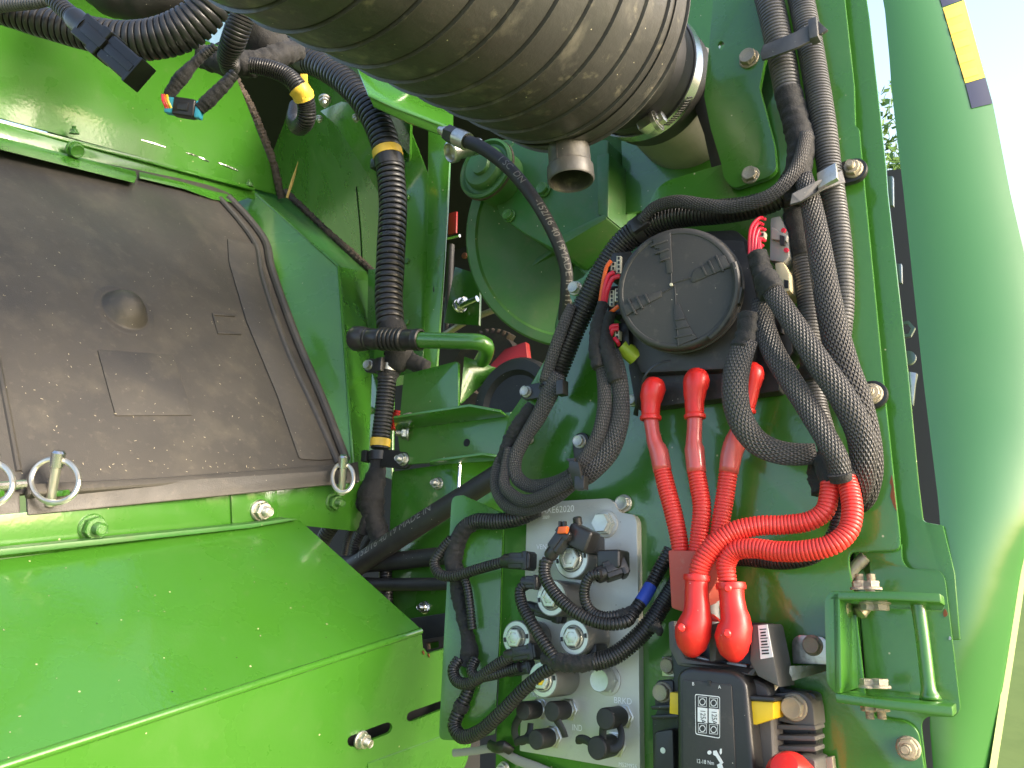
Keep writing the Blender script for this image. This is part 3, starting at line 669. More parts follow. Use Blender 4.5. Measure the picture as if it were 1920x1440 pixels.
obj('inner_liner', plslab([(500, 1300), (900, 1250), (900, 1500), (500, 1560)], FPn, .002, -.03, 0), DARK, bx)
obj('box_end', slab([BA - tn * .002, BB - tn * .002 - FPn.n * .002, BB - FPn.n * .002 - tn * .16, BA - tn * .16], (BA - BB).cross(tn).normalized() * .002, 0), DARK, bx)
for u, v in [(793, 1221), (803, 1226)]: obj('rust_spot', tube([(FPn.at(u, v, .0008), .0012), (FPn.at(u + 2, v + 6, .0008), .0008)], 'smooth', segs=6), RUST, bx)
rt = random.Random(11); lv, lf = [], []
def flake(p, n, L, W):
    x, y, z = frame(n); a = rt.uniform(0, 6.28); d = x * math.cos(a) + y * math.sin(a); e = z.cross(d); k = len(lv)
    lv.extend([p - d * L - e * W, p + d * L - e * W * .6, p + d * L * .9 + e * W, p - d * L + e * W * .7, p + z * W * 1.2]); lf.extend([(k, k + 1, k + 4), (k + 1, k + 2, k + 4), (k + 2, k + 3, k + 4), (k + 3, k, k + 4)])
for k in range(150):
    u, v = rt.uniform(0, 560), rt.gauss(720, 150)
    if k > 120: u, v = rt.uniform(120, 560), rt.uniform(862, 886) - .02 * 0
    if v < 380 + u * .2 or v > 890 or u > 430 + (v - 450) * .36: continue
    q = LW.at(u, v, .0015); flake(q, LW.n, rt.uniform(.0003, .0014), rt.uniform(.0002, .00042))
for k in range(22):
    t, s_ = rt.random(), rt.random(); q = BA.lerp(BB, t) - LD * (.40 * s_); flake(q + tn * .0004, tn, rt.uniform(.0003, .0008), rt.uniform(.0002, .0004))
tag(obj('chaff', (lv, lf), CHAFF, None, 0), 'pale chaff specks scattered over the black cover and green box', None, None, 'stuff')
# ---------------------------------------------------------------- brackets left of the panel
bk = thing('channel_bracket', 'green channel bracket with lips and bolts left of the panel', 'bracket', P(850, 860, -.03))
obj('web', pslab([(744, 802), (958, 772), (945, 856), (752, 872)], -.030, -.034, .001), GREEN, bk)
obj('upper_lip', slab([P(738, 780, .004), P(880, 757, .004), P(939, 768, -.008), P(950, 776, -.030), P(742, 803, -.030)], PZ * -.003, .0008), GREEN, bk)
obj('lower_lip', slab([P(806, 862, -.008), P(905, 848, -.008), P(930, 852, -.016), P(945, 858, -.030), P(806, 868, -.030)], PZ * -.003, .0008), GREEN, bk)
bolt(bk, 766, 812, -.030, 15, 'nut', ZINC, n=OUT * .6 - PX * .8); bolt(bk, 768, 783, -.03, 10, 'nut', OLDZINC)
obj('bracket_hole', lathe(P(875, 830, -.0297), OUT, [(-.004, .0045), (.0003, .0045), (.0003, 0)], 14), DARK, bk)
up = tag(obj('bracket_plate', pslab([(757, 702), (856, 677, 4), (859, 682), (859, 780), (748, 795)], -.034, -.038, .001), GREEN), 'upright green plate above the channel bracket', 'bracket')
u2 = tag(obj('bracket_plate', slab([P(862, 756, -.04), P(870, 668, -.04), P(932, 690, -.07), P(900, 720, -.07)], PY * .004, .001), GREEN), 'slanted green plate beside the black pulley', 'bracket')
lp = thing('lower_plate', 'green plate with two bolts below the channel bracket', 'panel', P(790, 1040, -.05))
obj('plate_sheet', pslab([(735, 884), (848, 868), (846, 1040), (842, 1240), (700, 1240), (728, 1040)], -.046, -.050, .001), GREEN, lp)
obj('side_sheet', slab([P(848, 868, -.046), P(862, 862, -.050), P(945, 850, -.07), P(960, 990, -.07), P(940, 1240, -.07), P(842, 1240, -.046)], PY * .003, .0008), GREEN, lp)
obj('fold_edge', tube(H([(862, 872, -44, 3.2), (859, 930, -44, 3.2)]), 'smooth', segs=8), STEEL, lp)
bolt(lp, 822, 907, -.046, 12, 'nut', ZINC); bolt(lp, 797, 1139, -.046, 12, 'nut', STEEL)
st2 = thing('slotted_bar', 'black slotted bar behind the right end of the green box', 'bar', P(800, 1200, -.03))
obj('bar_body', pslab([(765, 1160), (850, 1147), (850, 1195), (790, 1200)], -.028, -.034, .001), RUBBER, st2)
obj('bar_frame', pslab([(788, 1200), (850, 1190), (850, 1222), (795, 1226)], -.024, -.030, .001, holes=[[(800, 1206), (822, 1202), (822, 1214), (801, 1218)]]), SEAL, st2)
# ================================================================ ribbed air cleaner housing
ac = thing('air_cleaner', 'large black ribbed air cleaner housing with drain spout at the top', 'air cleaner', Z(1067, 275, .72))
EC = Z(1067, 44, .72); AR = .1134
prof = []; x = -.62
rib = .032; k = 0
prof.append((-.62, 0)); prof.append((-.62, AR * .98))
t = -.60
while t < -.022:
    prof += [(t, AR * .985), (t + rib * .86, AR * .990), (t + rib * .875, AR * .976), (t + rib * .90, AR * .976), (t + rib * .915, AR * 1.008), (t + rib * .955, AR * 1.008), (t + rib * .97, AR * .976)]
    t += rib
prof += [(-.016, AR), (-.004, AR * .995), (0, AR * .975), (.006, AR * .94), (.018, AR * .82), (.05, AR * .62), (.075, AR * .52), (.13, AR * .51), (.13, 0)]
obj('housing_body', lathe(EC, LD, prof, 96), TANK, ac, 25)
nc = EC + LD * .145
obj('outlet_neck', lathe(EC + LD * .10, LD, [(0, .056), (.01, .064), (.072, .064), (.076, .060), (.076, 0)], 48), RUBBER, ac)
cl = obj('hose_clamp', lathe(EC + LD * .128, LD, [(0, .0650), (0, .0668), (.016, .0668), (.016, .0650)], 64), STEEL, ac)
# screw of the clamp
def on_cyl(o, ax, along, r, u, v):
    """point on a cylinder under the photo pixel"""
    d = ray(u, v); d2 = d - ax * d.dot(ax); w0 = CAM - o; w2 = w0 - ax * w0.dot(ax)
    A, B, C = d2.dot(d2), 2 * d2.dot(w2), w2.dot(w2) - r * r; D = max(0, B * B - 4 * A * C)
    return CAM + d * ((-B - math.sqrt(D)) / (2 * A))
scp = on_cyl(EC, LD, 0, .066, 1217, 225); rad = scp - EC; rad -= LD * rad.dot(LD); tg = LD.cross(rad).normalized(); rad.normalize()
hb = obj('clamp_housing', obox(scp + rad * .004, LD, rad, tg, .018, .010, .022, .002), STEEL, ac)
tgd = tg if tg.dot(-CZ) < 0 else -tg
obj('clamp_screw', lathe(scp + rad * .006 + tgd * .006, tgd, [(0, .0095), (.003, .0095), (.0035, .0065), (.009, .0065), (.0095, .005), (.0095, 0)], 6), ZINC, hb)
obj('screw_washer', lathe(scp + rad * .006 + tgd * .004, tgd, [(0, .011), (.004, .011), (.0042, .006)], 20), ZINC, hb)
for k in range(12):
    a = .10 + k * .045; q = rad * math.cos(a) + tg * math.sin(a) * (-1 if tg.dot(CY) < 0 else 1); q2 = q.cross(LD)
    obj('clamp_slot', obox(EC + LD * .136 + q * .0669, LD * .8 + q2 * .35, q2, q, .008, .0016, .0006, 0), INK, cl)
# drain spout
s0 = P(1066, 250, .135); 
sp0 = on_cyl(EC, LD, 0, AR * .97, 1066, 255); SDN = cam2w((.04, -.95, .26)).normalized()
zz = depth(sp0)
spc = Z(1068, 300, zz + .018); rS = 43 * zz / F
prof = [(-.050, rS * .86), (-.022, rS * .93), (-.020, rS * .99), (-.016, rS * .99), (-.014, rS * .93), (.006, rS * .95), (.008, rS * 1.04), (.020, rS * 1.05), (.0215, rS * 1.0), (.0205, rS * .92), (-.01, rS * .90), (-.02, 0)]
spt = obj('drain_spout', lathe(spc, SDN, prof, 48), TANK, ac)
obj('mould_line', tube([(spc + SDN * d + (cam2w((-.62, 0, .78))) * rS * .96, .0007) for d in (-.02, 0, .006)], 'smooth', segs=6), FUSEP, spt)
# duct behind
dc_ = thing('intake_duct', 'dull grey metal duct below the clamp of the ribbed housing', 'duct', P(1280, 290, -.05))
obj('duct_cone', lathe(EC + LD * .165, LD, [(0, .058), (.05, .060), (.06, .064), (.16, .078), (.30, .09), (.30, 0)], 48), DUCT, dc_)
fl_ = tag(obj('rubber_flap', pslab([(1288, 40), (1322, 92), (1334, 130), (1330, 200), (1358, 310), (1333, 318), (1318, 250), (1290, 170), (1268, 110), (1262, 60)], -.020, -.045, .003), RUBBER), 'black rubber flap between the ribbed housing and the tall green plate', 'flap')
tag(obj('back_plate', pslab([(1150, -140), (1480, -140), (1460, 360), (1170, 400)], -.12, -.124, 0), GREEN), 'dark green back plate behind the duct', 'panel')
# ================================================================ gearbox and drum
gb = thing('gearbox', 'dusty green gearbox with round cap behind the thin hose', 'gearbox', P(1030, 470, -.08))
def cap(u, v, h, prof, m, par, name, segs=40, n=None):
    p = P(u, v, h); s = depth(p) / F; return obj(name, lathe(p, n or OUT, [(a * s, b * s) for a, b in prof], segs), m, par)
cap(905, 312, -.050, [(-160, 52), (-22, 52), (-20, 60), (-6, 60), (-4, 55), (-10, 50), (-10, 44), (0, 42), (4, 38), (4, 20), (10, 18), (10, 0)], DUSTY, gb, 'end_cap')
cap(905, 312, -.050, [(-17, 57), (-17, 61.5), (-12, 61.5), (-12, 57)], SEAL, gb, 'cap_seal')
obj('casing', pslab([(930, 262), (1010, 255), (1140, 262), (1138, 404, 4), (1042, 470, 6), (985, 440, 8), (935, 405, 12), (920, 330)], -.090, -.17, .006, seg=3), DUSTY, gb)
obj('casing_flange', pslab([(1118, 290), (1142, 286), (1140, 408), (1120, 402)], -.078, -.15, .003), DUSTY, gb)
obj('casing_rib', pslab([(1035, 448), (1136, 398), (1138, 410), (1042, 466)], -.078, -.15, .003), DUSTY, gb)
obj('side_casing', pslab([(1140, 290), (1240, 240), (1300, 330), (1200, 470), (1100, 520), (1060, 480), (1140, 410)], -.16, -.2, .003), DUSTY, gb)
bolt(gb, 1020, 356, -.088, 15, 'head', GREEN); bolt(gb, 955, 405, -.088, 13, 'head', GREEN)
dm = thing('drive_drum', 'large dusty green drum disc below the gearbox', 'drum', P(1060, 650, -.15))
DN = (OUT + 1.6 * (CAM - P(1078, 440, -.15)).normalized()).normalized()
cap(1076, 436, -.150, [(-60, 216), (-2, 216), (2, 212), (2, 196), (-4, 192), (-14, 150), (-16, 0)], DUSTY, dm, 'drum_disc', 90, DN)
for a in (2.6, 3.5, 4.5): 
    c = P(1078, 440, -.150); s = depth(c) / F; d = PX * math.cos(a) + PZ * math.sin(a) * (1 if a < 3.14 else 1); obj('drum_rib', obox(c + d * (120 * s) + OUT * (-6 * s), d, d.cross(OUT), OUT, 130 * s, 10 * s, 14 * s, .002), DUSTY, dm)
bolt(dm, 872, 480, -.150, 6, 'plain', RUST, 'rivet'); bolt(dm, 946, 508, -.150, 6, 'plain', OLDZINC, 'rivet')
bolt(mp, 1079, 541, 0, 14, 'head', ZINC)
# odds and ends deep in the bay
od = thing('steel_bolt_plate', 'dark green plate with bright steel bolt deep in the bay', 'plate', P(870, 600, -.17))
obj('plate_sheet', pslab([(853, 500), (900, 515), (898, 610), (832, 605)], -.185, -.19, .001), GREEN, od)
bolt(od, 862, 574, -.175, 15, 'nut', STEEL, n=OUT * .35 + PX * .8 + PZ * .25)
obj('shank', tube(H([(866, 573, -170, 6), (895, 560, -170, 6)]), 'smooth', segs=12), STEEL, od)
ge = thing('ring_gear', 'brown rusty gear teeth behind the drum', 'gear', P(900, 620, -.2)); c = P(905, 700, -.2); s = depth(c) / F
obj('gear_rim', lathe(c, OUT, [(-.02, 80 * s), (0, 80 * s), (0, 40 * s), (-.02, 40 * s)], 40), SEAL, ge)
for k in range(9):
    a = .9 + k * .17; d = PX * math.cos(a) + PZ * math.sin(a); obj('tooth', obox(c + d * 84 * s + OUT * -.008, d, d.cross(OUT), OUT, 14 * s, 9 * s, .016, .001, taper=.8), SEAL, ge)
rd = tag(obj('red_lever', slab([P(918, 684, -.10), P(945, 655, -.12), P(985, 640, -.12), P(990, 680, -.12), P(935, 697, -.10)], PY * .01, .002), DKRED), 'red lever, shade put into its colour, behind the drum and handle', 'lever')
tag(obj('red_tag', slab([P(840, 400, -.30), P(856, 396, -.30), P(855, 436, -.30), P(840, 440, -.30)], PY * .004, .001), DKRED), 'red tag glimpsed deep behind the post', 'tag')
tag(obj('grey_rod', tube(H([(835, 448, -240, 3), (862, 442, -240, 3)]), 'smooth', segs=8), STEEL), 'thin grey rod glimpsed deep behind the post', 'rod')
for lab, qq, mm_ in (('dark rubber pipe standing deep behind the post', [(846, 460, -250, 7), (842, 540, -250, 7), (836, 640, -250, 7)], RUBBER), ('dull steel pipe crossing deep behind the drum', [(830, 630, -230, 6), (880, 600, -230, 6), (930, 580, -240, 6)], OLDZINC), ('dark cable sagging deep below the gear', [(830, 560, -260, 4), (850, 620, -250, 4), (900, 655, -240, 4), (960, 650, -240, 4)], LOOM)):
    tag(obj('deep_pipe', tube(H(qq), 'smooth', segs=12), mm_), lab, 'pipe')
cap(960, 760, -.06, [(-60, 96), (-8, 96), (0, 90), (0, 70), (-10, 62), (-10, 0)], RUBBER, tag(_link('pulley', None, None, P(960, 760, -.08)), 'black pulley behind the channel bracket', 'pulley'), 'pulley_wheel', 48)
bolt(tag(_link('wire_clip', None, None, P(500, 205, -.16)), 'small bright clip with screws on the recess wall', 'clip'), 492, 199, -.155, 8, 'head', STEEL)
sc = [o for o in bpy.data.objects if o.name.startswith('wire_clip')][0]; bolt(sc, 514, 203, -.155, 6, 'head', STEEL)
obj('clip_wire', tube(H([(470, 200, -150, 6), (490, 178, -145, 10), (515, 168, -145, 12), (540, 172, -145, 10)]), 'tape', segs=10), TAPE, sc)
# ================================================================ harness helper
def part(parent, name, kind, pts, m, pitch=.42, segs=16, flat=1.0, seed=0, rough=.10, low=.86):
    return obj(name, tube(pts, kind, pitch, segs, flat, True, seed, rough, low), m, parent, 40 if kind == 'corr' else 0)
def corr(parent, pts, m=None, pitch=.42, segs=18, low=.84):
    if sum(p[1] for p in pts) / len(pts) < .0068: pitch *= 1.38; low = min(low, .76)
    return part(parent, 'corrugated_conduit', 'corr', pts, m or LOOM, pitch, segs, low=low)
def tape(parent, pts, seed=1, rough=.10): return part(parent, 'tape_wrap', 'tape', pts, TAPE, segs=20, seed=seed, rough=rough)
def braid(parent, pts, flat=.52):
    pts = [(p, r * 1.08) for p, r in pts]; return part(parent, 'braided_sleeve', 'smooth', pts, BRAID, segs=22, flat=flat)
def band(parent, pts, s0, s1, m, grow=1.1, name='band', kind='smooth'): return obj(name, ring_on(pts, s0, s1, grow, kind=kind), m, parent, 40)
def zip_head(parent, p, ex, ey, sx, sy, sz, m=None): return obj('tie_head', obox(p, ex, ey, ex.cross(ey), sx, sy, sz, .0008), m or PLASTIC, parent)
# ---------------------------------------------------------------- hand grip lever
hd = thing('hand_lever', 'green lever with black ribbed grip across the large hose', 'lever', P(900, 680, -.03))
g0 = [(668, 635, 10, 22), (690, 635.5, 6, 22), (696, 636, 5, 19), (715, 636, 0, 19.5)]
gp = H([(660, 635, 6, 21), (790, 637, -10, 18)]); ax = (gp[1][0] - gp[0][0]); gl = ax.length; ax.normalize(); s = depth(gp[0][0]) / F
s_, s = s, s; kx = gl / (135 * s)
pr = [(0, 0), (0, 4 * s), (-1.5 * s, 5 * s), (-1 * s, 14 * s), (2 * s, 20 * s), (7 * s, 23.5 * s), (16 * s, 24 * s), (26 * s, 22.5 * s), (30 * s, 19.5 * s), (34 * s, 20.5 * s), (36 * s, 19 * s), (39 * s, 20 * s), (55 * s, 19.5 * s)]
for k in range(6): q = 58 + k * 8; pr += [(q * s, 18 * s), ((q + 1) * s, 21.5 * s), ((q + 4.5) * s, 21.5 * s), ((q + 6) * s, 18 * s)]
pr += [(108 * s, 19 * s), (122 * s, 18.5 * s), (124 * s, 20 * s), (128 * s, 19 * s), (130 * s, 20 * s), (134 * s, 19.5 * s), (135 * s, 16 * s)]
gr = obj('grip', lathe(gp[0][0], ax, [(a_ * kx, b_) for a_, b_ in pr], 36), PLASTIC, hd)
part(hd, 'lever_tube', 'smooth', H([(760, 636.5, -6, 15.5), (800, 638, -11, 15.5), (870, 640, -19, 15.5), (895, 641, -23, 15.5), (909, 646, -30, 15.5), (912, 656, -40, 15), (905, 675, -60, 15), (890, 700, -75, 15)]), GREEN, segs=24)
# ---------------------------------------------------------------- large corrugated hose on the left
bh = thing('corrugated_hose', 'large black corrugated hose with yellow tape running down behind the lever', 'hose', P(730, 850, -.03))
m1 = H([(530, 92, 20, 22), (560, 104, 15, 25), (605, 124, 5, 25), (650, 155, -5, 25), (690, 200, -15, 26), (716, 250, -25, 27), (729, 300, -32, 26.5), (735, 350, -38, 26), (737, 390, -40, 26), (734, 450, -40, 26.5), (731, 510, -40, 26.5), (729, 560, -40, 26), (732, 612, -40, 26)])
corr(bh, m1, LOOM, .43, 26, .85)
band(bh, m1, .545, .565, YTAPE, 1.07, 'yellow_tape'); band(bh, m1, .568, .592, PLASTIC, 1.08, 'hose_tie'); band(bh, m1, .10, .13, LOOM, 1.05, 'hose_joint')
c, r, t = at_s(m1, .58); zip_head(bh, c - PX * r * .9 + OUT * r * .5, PX, PZ, .010, .014, .010)
m2 = H([(733, 606, -40, 24), (742, 640, -40, 24), (748, 668, -40, 27), (732, 690, -38, 20), (724, 716, -36, 17)])
tape(bh, m2, 3); tape(bh, H([(745, 662, -44, 20), (772, 678, -50, 16), (800, 690, -58, 14)]), 5)
m3 = H([(727, 700, -36, 17), (724, 730, -36, 17.5), (719, 780, -36, 17.5), (714, 822, -36, 17.5), (712, 842, -36, 17)])
corr(bh, m3, LOOM, .40, 22); band(bh, m3, .87, .97, YTAPE, 1.12, 'yellow_tape')
tape(bh, H([(711, 846, -36, 16), (709, 872, -36, 15), (703, 905, -34, 20), (697, 935, -32, 25), (700, 965, -34, 20), (710, 1000, -38, 18), (722, 1030, -42, 16)]), 8, .13)
tape(bh, H([(700, 920, -34, 16), (672, 945, -30, 15), (652, 962, -28, 14)]), 9)
tape(bh, H([(700, 940, -30, 13), (688, 975, -28, 11), (680, 1000, -30, 9)]), 10)
for q in ([(654, 958, -28, 14), (628, 980, -27, 14), (610, 1005, -28, 14), (600, 1030, -34, 14)], [(674, 972, -34, 6), (655, 1000, -36, 6), (645, 1040, -40, 6)], [(682, 990, -30, 9), (668, 1015, -32, 9), (664, 1045, -38, 9)], [(697, 1000, -32, 5), (684, 1022, -34, 5), (674, 1040, -38, 5)]): corr(bh, H(q), LOOM, .42)
# clamps holding it
def p_clip(u, v, h, r, bu, bv, label, strap=None, kind='nut', n=None, bm_=None, spread=1.0):
    """rubber lined clip: rounded tail with bolt; strap = tube points share it wraps"""
    t = thing('hose_clip', label, 'clip', P(bu, bv, h))
    c, b = P(u, v, h), P(bu, bv, h); s = depth(b) / F; d = (b - c); d -= PY * d.dot(PY); L = d.length; d.normalize(); e = d.cross(OUT)
    pts = [c + e * (r * s)]; nseg = 12
    for k in range(nseg + 1):
        a = math.pi / 2 - math.pi * k / nseg; pts.append(b + (d * math.cos(a) + e * math.sin(a)) * (r * s * spread))
    pts.append(c - e * (r * s))
    obj('clip_tail', slab(pts, PY * .006, .0015), PLASTIC, t); bolt_at(t, b + OUT * .0005, n or OUT, r * s * .74, kind, bm_ or ZINC); return t
c1 = p_clip(714, 858, -.030, 17, 757, 862, 'black clip with bolt under the yellow tape of the large hose')
obj('clip_strap', ring_on(m3, .985, 1.12, 1.28), PLASTIC, c1) if False else None
obj('clip_strap', tube(H([(712, 848, -36, 21), (711, 864, -36, 20.5)]), 'smooth', segs=24), PLASTIC, c1)
zip_head(c1, P(688, 856, -.030), PX, PZ, .009, .014, .012)
c2 = p_clip(724, 688, -.030, 14, 692, 685, 'steel clip with bolt on the large hose below the lever', kind='head')
obj('clip_strap', tube(H([(729, 684, -36, 21), (727, 696, -36, 20)]), 'smooth', segs=24), ZINC, c2)
zip_head(c2, P(712, 684, -.014), PX, PZ, .010, .018, .006)
# ---------------------------------------------------------------- hoses at the upper left
tl = thing('corrugated_hose', 'thick black corrugated hose sagging across the upper left corner', 'hose', Z(200, 110, .8))
q = HZ([(-40, 8, .80, 22), (20, 26, .80, 25), (80, 42, .80, 28), (150, 59, .80, 31), (210, 72, .80, 33), (275, 75, .80, 36), (340, 57, .80, 38), (388, 18, .80, 36), (412, -40, .80, 34)])
corr(tl, q, LOOM, .40, 28, .90)
t2 = thing('corrugated_hose', 'grey dusty corrugated hose in the very top left corner', 'hose', Z(40, 10, .76)); corr(t2, HZ([(-40, 14, .78, 13), (30, 8, .77, 12), (90, 0, .76, 10), (120, -20, .76, 10)]), LOOMD, .40)
t3 = thing('rubber_elbow', 'black rubber elbow behind the hoses at the top left', 'hose', Z(260, 0, .9)); obj('elbow_body', tube(HZ([(170, -60, .92, 40), (205, -20, .90, 44), (255, -8, .90, 44), (310, -20, .90, 42), (350, -60, .92, 40)]), 'tape', segs=28, rough=.05), RUBBER, t3)
# connector plug hanging over it
pl = thing('cable_connector', 'large black cable connector plug hanging at the upper left', 'connector', Z(240, 150, .70))
a, b = Z(108, 6, .70), Z(262, 142, .68); ax = (b - a).normalized(); sd_ = ax.cross(CZ).normalized(); up_ = sd_.cross(ax); s = .76 / F
corr(pl, [(a - ax * .01, 14 * s), (a + ax * .010, 15 * s), (a + ax * .024, 16 * s)], LOOM, .42)
LN = (b - a).length
obj('plug_tail', lathe(a + ax * .02, ax, [(0, 16 * s), (.004, 19 * s), (.014, 19 * s), (.022, 23 * s), (.022, 0)], 24), PLASTIC, pl)
obj('plug_shell', obox(a + ax * (LN * .50), sd_, up_, ax, 44 * s, 40 * s, LN * .30, .002, 3), PLASTIC, pl)
obj('plug_collar', obox(a + ax * (LN * .60), sd_, up_, ax, 52 * s, 44 * s, LN * .10, .002, 3), PLASTIC, pl)
obj('plug_latch', obox(a + ax * (LN * .55) + up_ * 21 * s, sd_, up_, ax, 18 * s, 8 * s, LN * .24, .001, 2), PLASTIC, pl)
obj('plug_nose', obox(a + ax * (LN * .82), sd_, up_, ax, 46 * s, 38 * s, LN * .34, .003, 3), PLASTIC, pl)
obj('plug_rib', obox(a + ax * (LN * .84) + up_ * 19 * s, sd_, up_, ax, 14 * s, 6 * s, LN * .30, .001, 2), PLASTIC, pl)
obj('plug_rim', obox(a + ax * (LN * .99), sd_, up_, ax, 50 * s, 41 * s, LN * .03, .001, 2), PLASTIC, pl)
# turquoise connector on two taped leads
tc_ = thing('cable_connector', 'small black and turquoise connector between two taped leads', 'connector', Z(345, 215, .85)); z = .86; s = z / F
a, b = Z(312, 198, z), Z(378, 208, z); ax = (b - a).normalized(); sd_ = ax.cross(CZ).normalized(); up_ = sd_.cross(ax); L = (b - a).length
obj('shell', obox(a.lerp(b, .55), ax, sd_, up_, L * .62, 34 * s, 24 * s, .003, 3), PLASTIC, tc_)
obj('shell_ridge', obox(a.lerp(b, .55) + up_ * 12 * s, ax, sd_, up_, L * .3, 16 * s, 6 * s, .001), PLASTIC, tc_)
obj('lock', obox(a.lerp(b, .14), ax, sd_, up_, L * .26, 30 * s, 20 * s, .002), TEAL, tc_); obj('lock', obox(a.lerp(b, .02) - sd_ * 8 * s, ax, sd_, up_, L * .16, 16 * s, 16 * s, .002), TEAL, tc_)
obj('lock', obox(a.lerp(b, .94), ax, sd_, up_, L * .16, 32 * s, 20 * s, .002), TEAL, tc_)
for m_, dx in ((ORANGE, 0), (YELLOW, 5), (WIRE, -4)): obj('wire', tube(HZ([(308 + dx, 178, z - .004, 2.4), (310 + dx, 190, z - .014, 2.4), (316 + dx, 203, z - .012, 2.4)]), 'smooth', segs=8), m_, tc_)
tape(tc_, HZ([(392, 94, z, 8), (368, 115, z, 9), (340, 146, z, 13), (322, 170, z, 11), (311, 188, z, 8)]), 2, .07); tape(tc_, HZ([(440, 140, z, 9), (415, 165, z, 12), (392, 188, z, 13), (374, 205, z, 11)]), 4, .07)
corr(tc_, HZ([(404, 86, z, 8), (380, 104, z, 9)]), LOOM, .5); corr(tc_, HZ([(442, 136, z, 10), (420, 160, z, 11)]), LOOM, .5)
# hose dropping from the housing and taped bundle
t5 = thing('corrugated_hose', 'black corrugated hose dropping beside the ribbed housing with taped bundle', 'hose', Z(430, 120, .9))
corr(t5, HZ([(478, -60, .86, 24), (456, 20, .87, 24), (440, 70, .88, 23), (428, 105, .90, 20), (432, 128, .92, 18)]), LOOM, .28, 22)
tape(t5, HZ([(380, 105, .96, 22), (430, 118, .95, 24), (480, 118, .96, 22), (535, 100, .98, 20), (560, 96, 1.0, 16)]), 12, .15)
tape(t5, HZ([(470, 40, .98, 50), (510, 90, .99, 40), (540, 110, 1.0, 24)]), 13, .15)
t6 = thing('corrugated_hose', 'short black corrugated hose curling back below a yellow tie', 'hose', Z(575, 240, .95))
q6 = HZ([(470, 122, .93, 15), (510, 130, .93, 16), (540, 144, .93, 16.5), (562, 168, .93, 17), (574, 195, .94, 17), (574, 222, .95, 17), (562, 238, .97, 16), (552, 228, .99, 15), (556, 200, 1.02, 14)])
corr(t6, q6, LOOM, .28, 22); band(t6, q6, .33, .40, YTAPE, 1.12, 'yellow_tie', 'tape'); c, r, t = at_s(q6, .35); obj('tie_tail', obox(c + CY * r * 1.1 + CX * .004, CX, CY, CZ, .008, .016, .003, .0006), YTAPE, t6)
# ---------------------------------------------------------------- thin smooth hose with steel fitting
th = thing('hydraulic_hose', 'thin smooth black hose curving down from a steel fitting', 'hose', P(1065, 570, -.02))
q7 = H([(868, 262, 40, 12.5), (905, 278, 38, 12.5), (950, 312, 30, 12.5), (992, 360, 20, 12.5), (1024, 410, 12, 12.5), (1050, 465, 2, 12.5), (1062, 510, -8, 12), (1062, 550, -16, 12), (1058, 600, -30, 12)])
part(th, 'hose_body', 'smooth', q7, RUBBER, segs=20)
for nm, sh_, tx in (('hose_print', .24, '1 SC  DN'), ('hose_print', .50, '-152/16 40 19'), ('hose_print', .72, 'MADE IN ITA')): letter_on(nm, tx, q7, sh_, .15, .011, PRINT, th)
p0 = q7[0][0]; ax = (p0 - q7[1][0]).normalized(); s = depth(p0) / F
obj('ferrule', lathe(p0 - ax * 14 * s, ax, [(0, 13 * s), (0, 16.5 * s), (3 * s, 17 * s), (32 * s, 17 * s), (34 * s, 14 * s), (34 * s, 0)], 28), ZINC, th)
obj('hex_nut', lathe(p0 + ax * 18 * s, ax, [(0, 14 * s), (0, 17 * s), (26 * s, 17 * s), (28 * s, 14 * s), (28 * s, 0)], 6), PLASTIC, th)
obj('nipple', lathe(p0 + ax * 44 * s, ax, [(0, 11 * s), (12 * s, 11 * s), (14 * s, 8 * s), (26 * s, 7 * s), (26 * s, 0)], 20), ZINC, th)
cap(852, 284, .012, [(-60, 16), (-4, 16), (-2, 20), (10, 20), (12, 17), (8, 14), (0, 13), (0, 0)], ZINC, th, 'port_ring', 28, OUT * .7 - CY * .5 - CX * .3)
# ---------------------------------------------------------------- thick smooth hoses at the lower left
tk = thing('rubber_hose', 'thick smooth black rubber hose with white print rising to the right', 'hose', P(750, 1010, -.02))
q8 = H([(620, 1088, -18, 20), (670, 1060, -18, 20), (740, 1013, -18, 20), (810, 968, -18, 20), (880, 924, -20, 20), (950, 880, -26, 20), (1000, 850, -40, 20)])
part(tk, 'hose_body', 'smooth', q8, RUBBER, segs=28)
letter_on('hose_print', '-152/16 40 19 MADE IN', q8, .18, -.55, .0125, PRINT, tk)
for lab, qq in (('black rubber pipe lying level below the thick printed hose', [(640, 1060, -32, 17), (740, 1052, -32, 17), (850, 1040, -32, 17), (900, 1036, -40, 17)]), ('black rubber pipe with worn jacket beside the green box corner', [(660, 1094, -30, 12), (740, 1096, -30, 12), (860, 1094, -30, 12)])):
    r_ = thing('rubber_pipe', lab, 'pipe', P(740, 1060, -.03)); part(r_, 'pipe_body', 'smooth', H(qq), RUBBER, segs=20)
r_ = thing('corrugated_hose', 'short black corrugated pipe going down behind the box corner', 'hose', P(725, 1130, -.04)); corr(r_, H([(722, 1060, -42, 12), (724, 1100, -40, 12), (726, 1140, -40, 12)]), LOOM, .5)
rr = tag(obj('red_conduit', tube(H([(748, 770, -60, 10), (742, 790, -60, 11), (740, 806, -60, 11)]), 'corr', .42), RED), 'dark red conduit glimpsed behind the channel bracket', 'conduit')
